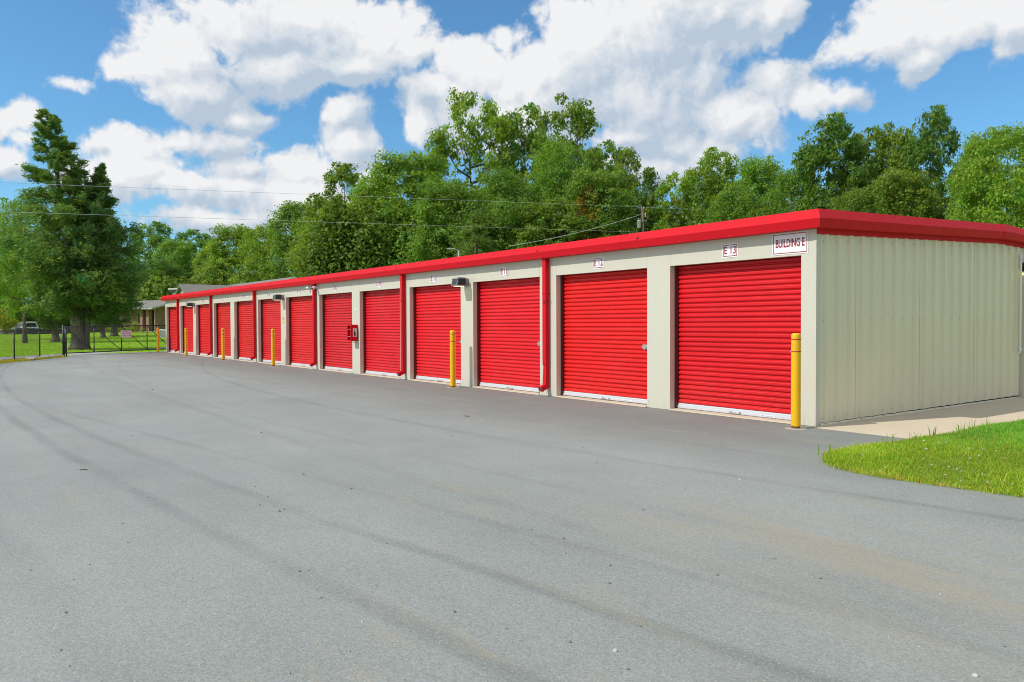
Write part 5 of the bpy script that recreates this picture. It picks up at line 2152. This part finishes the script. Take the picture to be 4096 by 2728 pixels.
rn = np.random.default_rng(5)
cand = np.concatenate([np.stack([rn.uniform(1.4, 4.6, size=150000), rn.uniform(-2.95, 4.0, size=150000)], axis=1),
                       np.stack([rn.uniform(1.4, 13.5, size=130000), rn.uniform(-2.95, 9.0, size=130000)], axis=1)])
dens_ = np.where((cand[:, 0] < 4.4) & (cand[:, 1] < 4.0), 1.0, 0.8)
cand = cand[rn.uniform(size=len(cand)) < dens_]
jit = rn.normal(size=(len(cand), 2)) * 0.012
ok = np.array([inside(a + c, b + d) for (a, b), (c, d) in zip(cand, jit)])
cand = cand[ok]
zz = np.array([mound(a, b) for a, b in cand])
pts = np.concatenate([cand, zz[:, None] - 0.004], axis=1)
nB = len(pts)
edge_d = np.minimum(cand[:, 0] - 1.48, cand[:, 1] + 2.8)
fine_p = np.sin(cand[:, 0] * 11 + 3 * np.sin(cand[:, 1] * 7)) * np.cos(cand[:, 1] * 13 + 2 * np.sin(cand[:, 0] * 9))
patch = 0.5 * fine_p + np.sin(cand[:, 0] * 2.3 + 1.0) * np.cos(cand[:, 1] * 1.7) + 0.5 * np.sin(cand[:, 0] * 5.1 + cand[:, 1] * 4.2)
hgt = rn.uniform(0.018, 0.060, size=nB) * (1 + 0.45 * patch.clip(-1, 1))
hgt[rn.uniform(size=nB) < 0.012] *= 2.1
wid = rn.uniform(0.003, 0.0065, size=nB) * np.where(cand[:, 0] > 4.6, 2.2, 1.0)
tv = rn.uniform(0.6, 1.35, size=nB) * (1 + 0.16 * patch)
far_cool = ((cand[:, 1] + 1.5) / 2.5).clip(0, 1)            # the far half is tinted cooler
tint = np.stack([tv * (1.08 - 0.45 * far_cool), tv * (1.04 - 0.06 * far_cool), tv * (0.9 + 0.6 * far_cool)], axis=1)
straw = rn.uniform(size=nB) < (0.07 + 0.45 * np.exp(-edge_d.clip(0) / 0.07))
tint[straw] = np.array([2.4, 1.25, 4.0]) * rn.uniform(0.7, 1.1, size=(straw.sum(), 1))
stuff(link('grass', blades('grass', pts, hgt, wid, tint, rn, 1.5)))
# a few long weeds at the edges
wq = []
for (x, y) in ((1.55, -0.9), (1.6, -2.1), (1.5, 0.3), (1.56, 0.8), (1.62, 1.6), (1.7, 2.6), (1.5, -0.2), (1.58, 1.1)):
    for k in range(7):
        wq.append((x + rn.normal() * 0.04, y + rn.normal() * 0.08, mound(x, y)))
wq = np.array(wq)
nW = len(wq)
stuff(link('weeds', blades('weeds', wq, rn.uniform(0.08, 0.2, size=nW), rn.uniform(0.006, 0.014, size=nW), np.tile([0.7, 0.8, 1.0], (nW, 1)) * rn.uniform(0.7, 1.2, size=(nW, 1)), rn, 0.7)))
# white clover heads
cq = MB()
cq.tube([(0, 0, 0), (0.004, 0.002, 0.055)], 0.0012, 4, 1, False)
cq.lathe([(0.001, 0.052), (0.010, 0.056), (0.0125, 0.064), (0.010, 0.073), (0.004, 0.078), (0.0, 0.079)], 8, 0, (0.004, 0.002))
clo_me = cq.mesh('clover_flower', ['clover', 'blade'])
for i in range(26):
    for _ in range(30):
        x, y = rnd.uniform(1.55, 3.7), rnd.uniform(-2.7, -0.7)
        if inside(x - 0.05, y - 0.05):
            break
    s_ = rnd.uniform(0.55, 0.9)
    o = link('clover_flower', clo_me, None, (x, y, mound(x, y) - 0.005), (rnd.uniform(-0.2, 0.2), rnd.uniform(-0.2, 0.2), rnd.uniform(0, 6)))
    o.scale = (s_, s_, s_)
    tag(o, 'small white clover head in the grass corner', 'flower', 'white clover flowers in the verge')

# rough grass between yard and far drive, at the fence, and tufts that roughen the far lawn
rn = np.random.default_rng(8)
q_ = []
for i in range(9000):
    px = rn.uniform(-150, 256)
    Z = 30.5 + (px - 0) / 250 * 6.2 + rn.uniform(-0.1, 1.9)
    x, y = site(px, Z)
    if not in_poly(yard, x, y) and not in_poly(drive_poly, x, y):
        q_.append((x, y, 0.0))
q_ = np.array(q_)
nW = len(q_)
tv = rn.uniform(0.7, 1.2, size=(nW, 1))
tt = np.tile([1.35, 0.95, 1.2], (nW, 1)) * tv
brown = rn.uniform(size=nW) < 0.45
tt[brown] = np.array([2.0, 0.85, 2.4]) * tv[brown]
stuff(link('verge_weeds', blades('verge_weeds', q_, rn.uniform(0.03, 0.12, size=nW), rn.uniform(0.008, 0.02, size=nW), tt, rn, 0.8)))
q_ = []
for i in range(45000):
    px = rn.uniform(-150, 680)
    Z = 38 + 50 * rn.uniform() ** 1.7
    x, y = site(px, Z)
    if in_poly(yard, x, y) or in_poly(drive_poly, x, y):
        continue
    q_.append((x, y, terrain(x, y) - 0.012))
q_ = np.array(q_)
nW = len(q_)
tv = rn.uniform(0.75, 1.2, size=(nW, 1))
stuff(link('lawn_grass', blades('lawn_grass', q_, rn.uniform(0.04, 0.10, size=nW), rn.uniform(0.015, 0.05, size=nW), np.tile([1.5, 1.5, 1.1], (nW, 1)) * tv, rn, 0.8)))

# ------------------------------------------------------------------ loose stones and litter on the asphalt
lg = MB()
rr = random.Random(3)


def chip(x, y, s_, mi):
    k = rr.randint(5, 7)
    vs = []
    a0 = rr.uniform(0, 6)
    for lev, (rad_, zz_) in enumerate(((1.0, 0.0), (0.8, 0.5), (0.25, 0.75))):
        for i in range(k):
            an = a0 + 2 * math.pi * i / k
            r2 = s_ * rad_ * rr.uniform(0.75, 1.15)
            vs.append((x + r2 * math.cos(an), y + r2 * math.sin(an) * 0.8, -0.004 + s_ * zz_ * rr.uniform(0.85, 1.1)))
    fs = []
    for lev in range(2):
        for i in range(k):
            fs.append((lev * k + i, lev * k + (i + 1) % k, (lev + 1) * k + (i + 1) % k, (lev + 1) * k + i))
    fs.append([2 * k + i for i in range(k)])
    lg.add(vs, fs, mi)


for i in range(230):
    Z = 3.4 + 22 * rr.random() ** 1.6
    px = rr.uniform(-100, 4200)
    x, y = site(px, Z)
    if y > -0.7 or (x > 1.2 and y > -3.1):
        continue
    s_ = rr.choice((0.005, 0.005, 0.006, 0.007, 0.009, 0.012)) * (0.8 + Z * 0.018)
    chip(x, y, s_, rr.choice((0, 0, 1, 1, 1, 2)))
k_ = 2048 / 2354
for (cx, cy, s_, mi) in ((120, 1058, 0.014, 1), (573, 931, 0.013, 1), (1405, 1060, 0.013, 1), (1462, 1188, 0.018, 1), (1277, 786, 0.016, 0), (1770, 934, 0.015, 1), (1609, 682, 0.016, 0), (1390, 615, 0.017, 0), (1224, 719, 0.013, 0), (600, 437, 0.02, 1), (1315, 1541, 0.011, 1),
                         (1165, 673, 0.013, 0), (551, 843, 0.011, 0), (2078, 438, 0.02, 0), (697, 224, 0.035, 0), (1198, 423, 0.02, 0)):
    px, py = cx * k_, 1364 + cy * k_
    Z = 1.46 * 3200 / (py - (1304 - 0.0038 * (px + 245)))
    chip(*site(px, Z), s_ * 0.8, mi)
for (cx, cy, s_, mi) in ((473, 1434, 0.017, 2), (2145, 1550, 0.017, 2), (240, 980, 0.016, 1), (452, 1038, 0.014, 0), (947, 1082, 0.013, 0), (1363, 1084, 0.016, 1), (1390, 1093, 0.014, 1), (1423, 1098, 0.013, 0), (2125, 919, 0.017, 1), (235, 913, 0.015, 0), (793, 683, 0.018, 1), (265, 1393, 0.011, 0), (533, 1520, 0.011, 0),
                         (603, 779, 0.016, 0), (1050, 640, 0.018, 2), (87, 871, 0.013, 0), (1210, 1006, 0.013, 0)):
    px, py = 2048 + cx * k_, 1364 + cy * k_
    Z = 1.46 * 3200 / (py - (1304 - 0.0038 * (px + 245)))
    chip(*site(px, Z), s_ * 0.8, mi)
M['chip_dark'] = paint('dark_chip', (0.14, 0.145, 0.145), 0.8, 0.2, 30)
M['chip_mid'] = paint('grey_chip', (0.27, 0.275, 0.26), 0.85, 0.2, 30)
M['chip_pale'] = paint('pale_chip', (0.50, 0.48, 0.44), 0.85, 0.1, 30)
stuff(lg.build('loose_gravel', ['chip_dark', 'chip_mid', 'chip_pale']))
# dry leaf and twig
M['dry_leaf'] = paint('dry_leaf', (0.32, 0.13, 0.05), 0.8, 0.2, 40)
Z = 1.46 * 3200 / (1364 + 343 * k_ - 1292)
x, y = site(2143 * k_, Z)
q = MB()
q.add([(-0.06, 0, 0.004), (-0.01, -0.03, 0.02), (0.06, 0.0, 0.006), (0.0, 0.035, 0.025), (0.0, 0.0, 0.012)], [(0, 1, 4), (1, 2, 4), (2, 3, 4), (3, 0, 4)])
o = q.build('dry_leaf', 'dry_leaf', None, (x, y, 0))
tag(o, 'curled brown dry leaf lying on the asphalt before door E-11', 'leaf')
px, py = 373 * k_, 1364 + 595 * k_
x, y = site(px, 1.46 * 3200 / (py - 1302))
q = MB()
q.tube([(-0.035, 0, 0.003), (0.0, 0.004, 0.004), (0.04, -0.004, 0.003)], 0.0045, 5)
o = q.build('twig', 'pole_wood', None, (x, y, 0), (0, 0, view_yaw + 0.15))
tag(o, 'short dark twig lying on the open asphalt', 'twig')
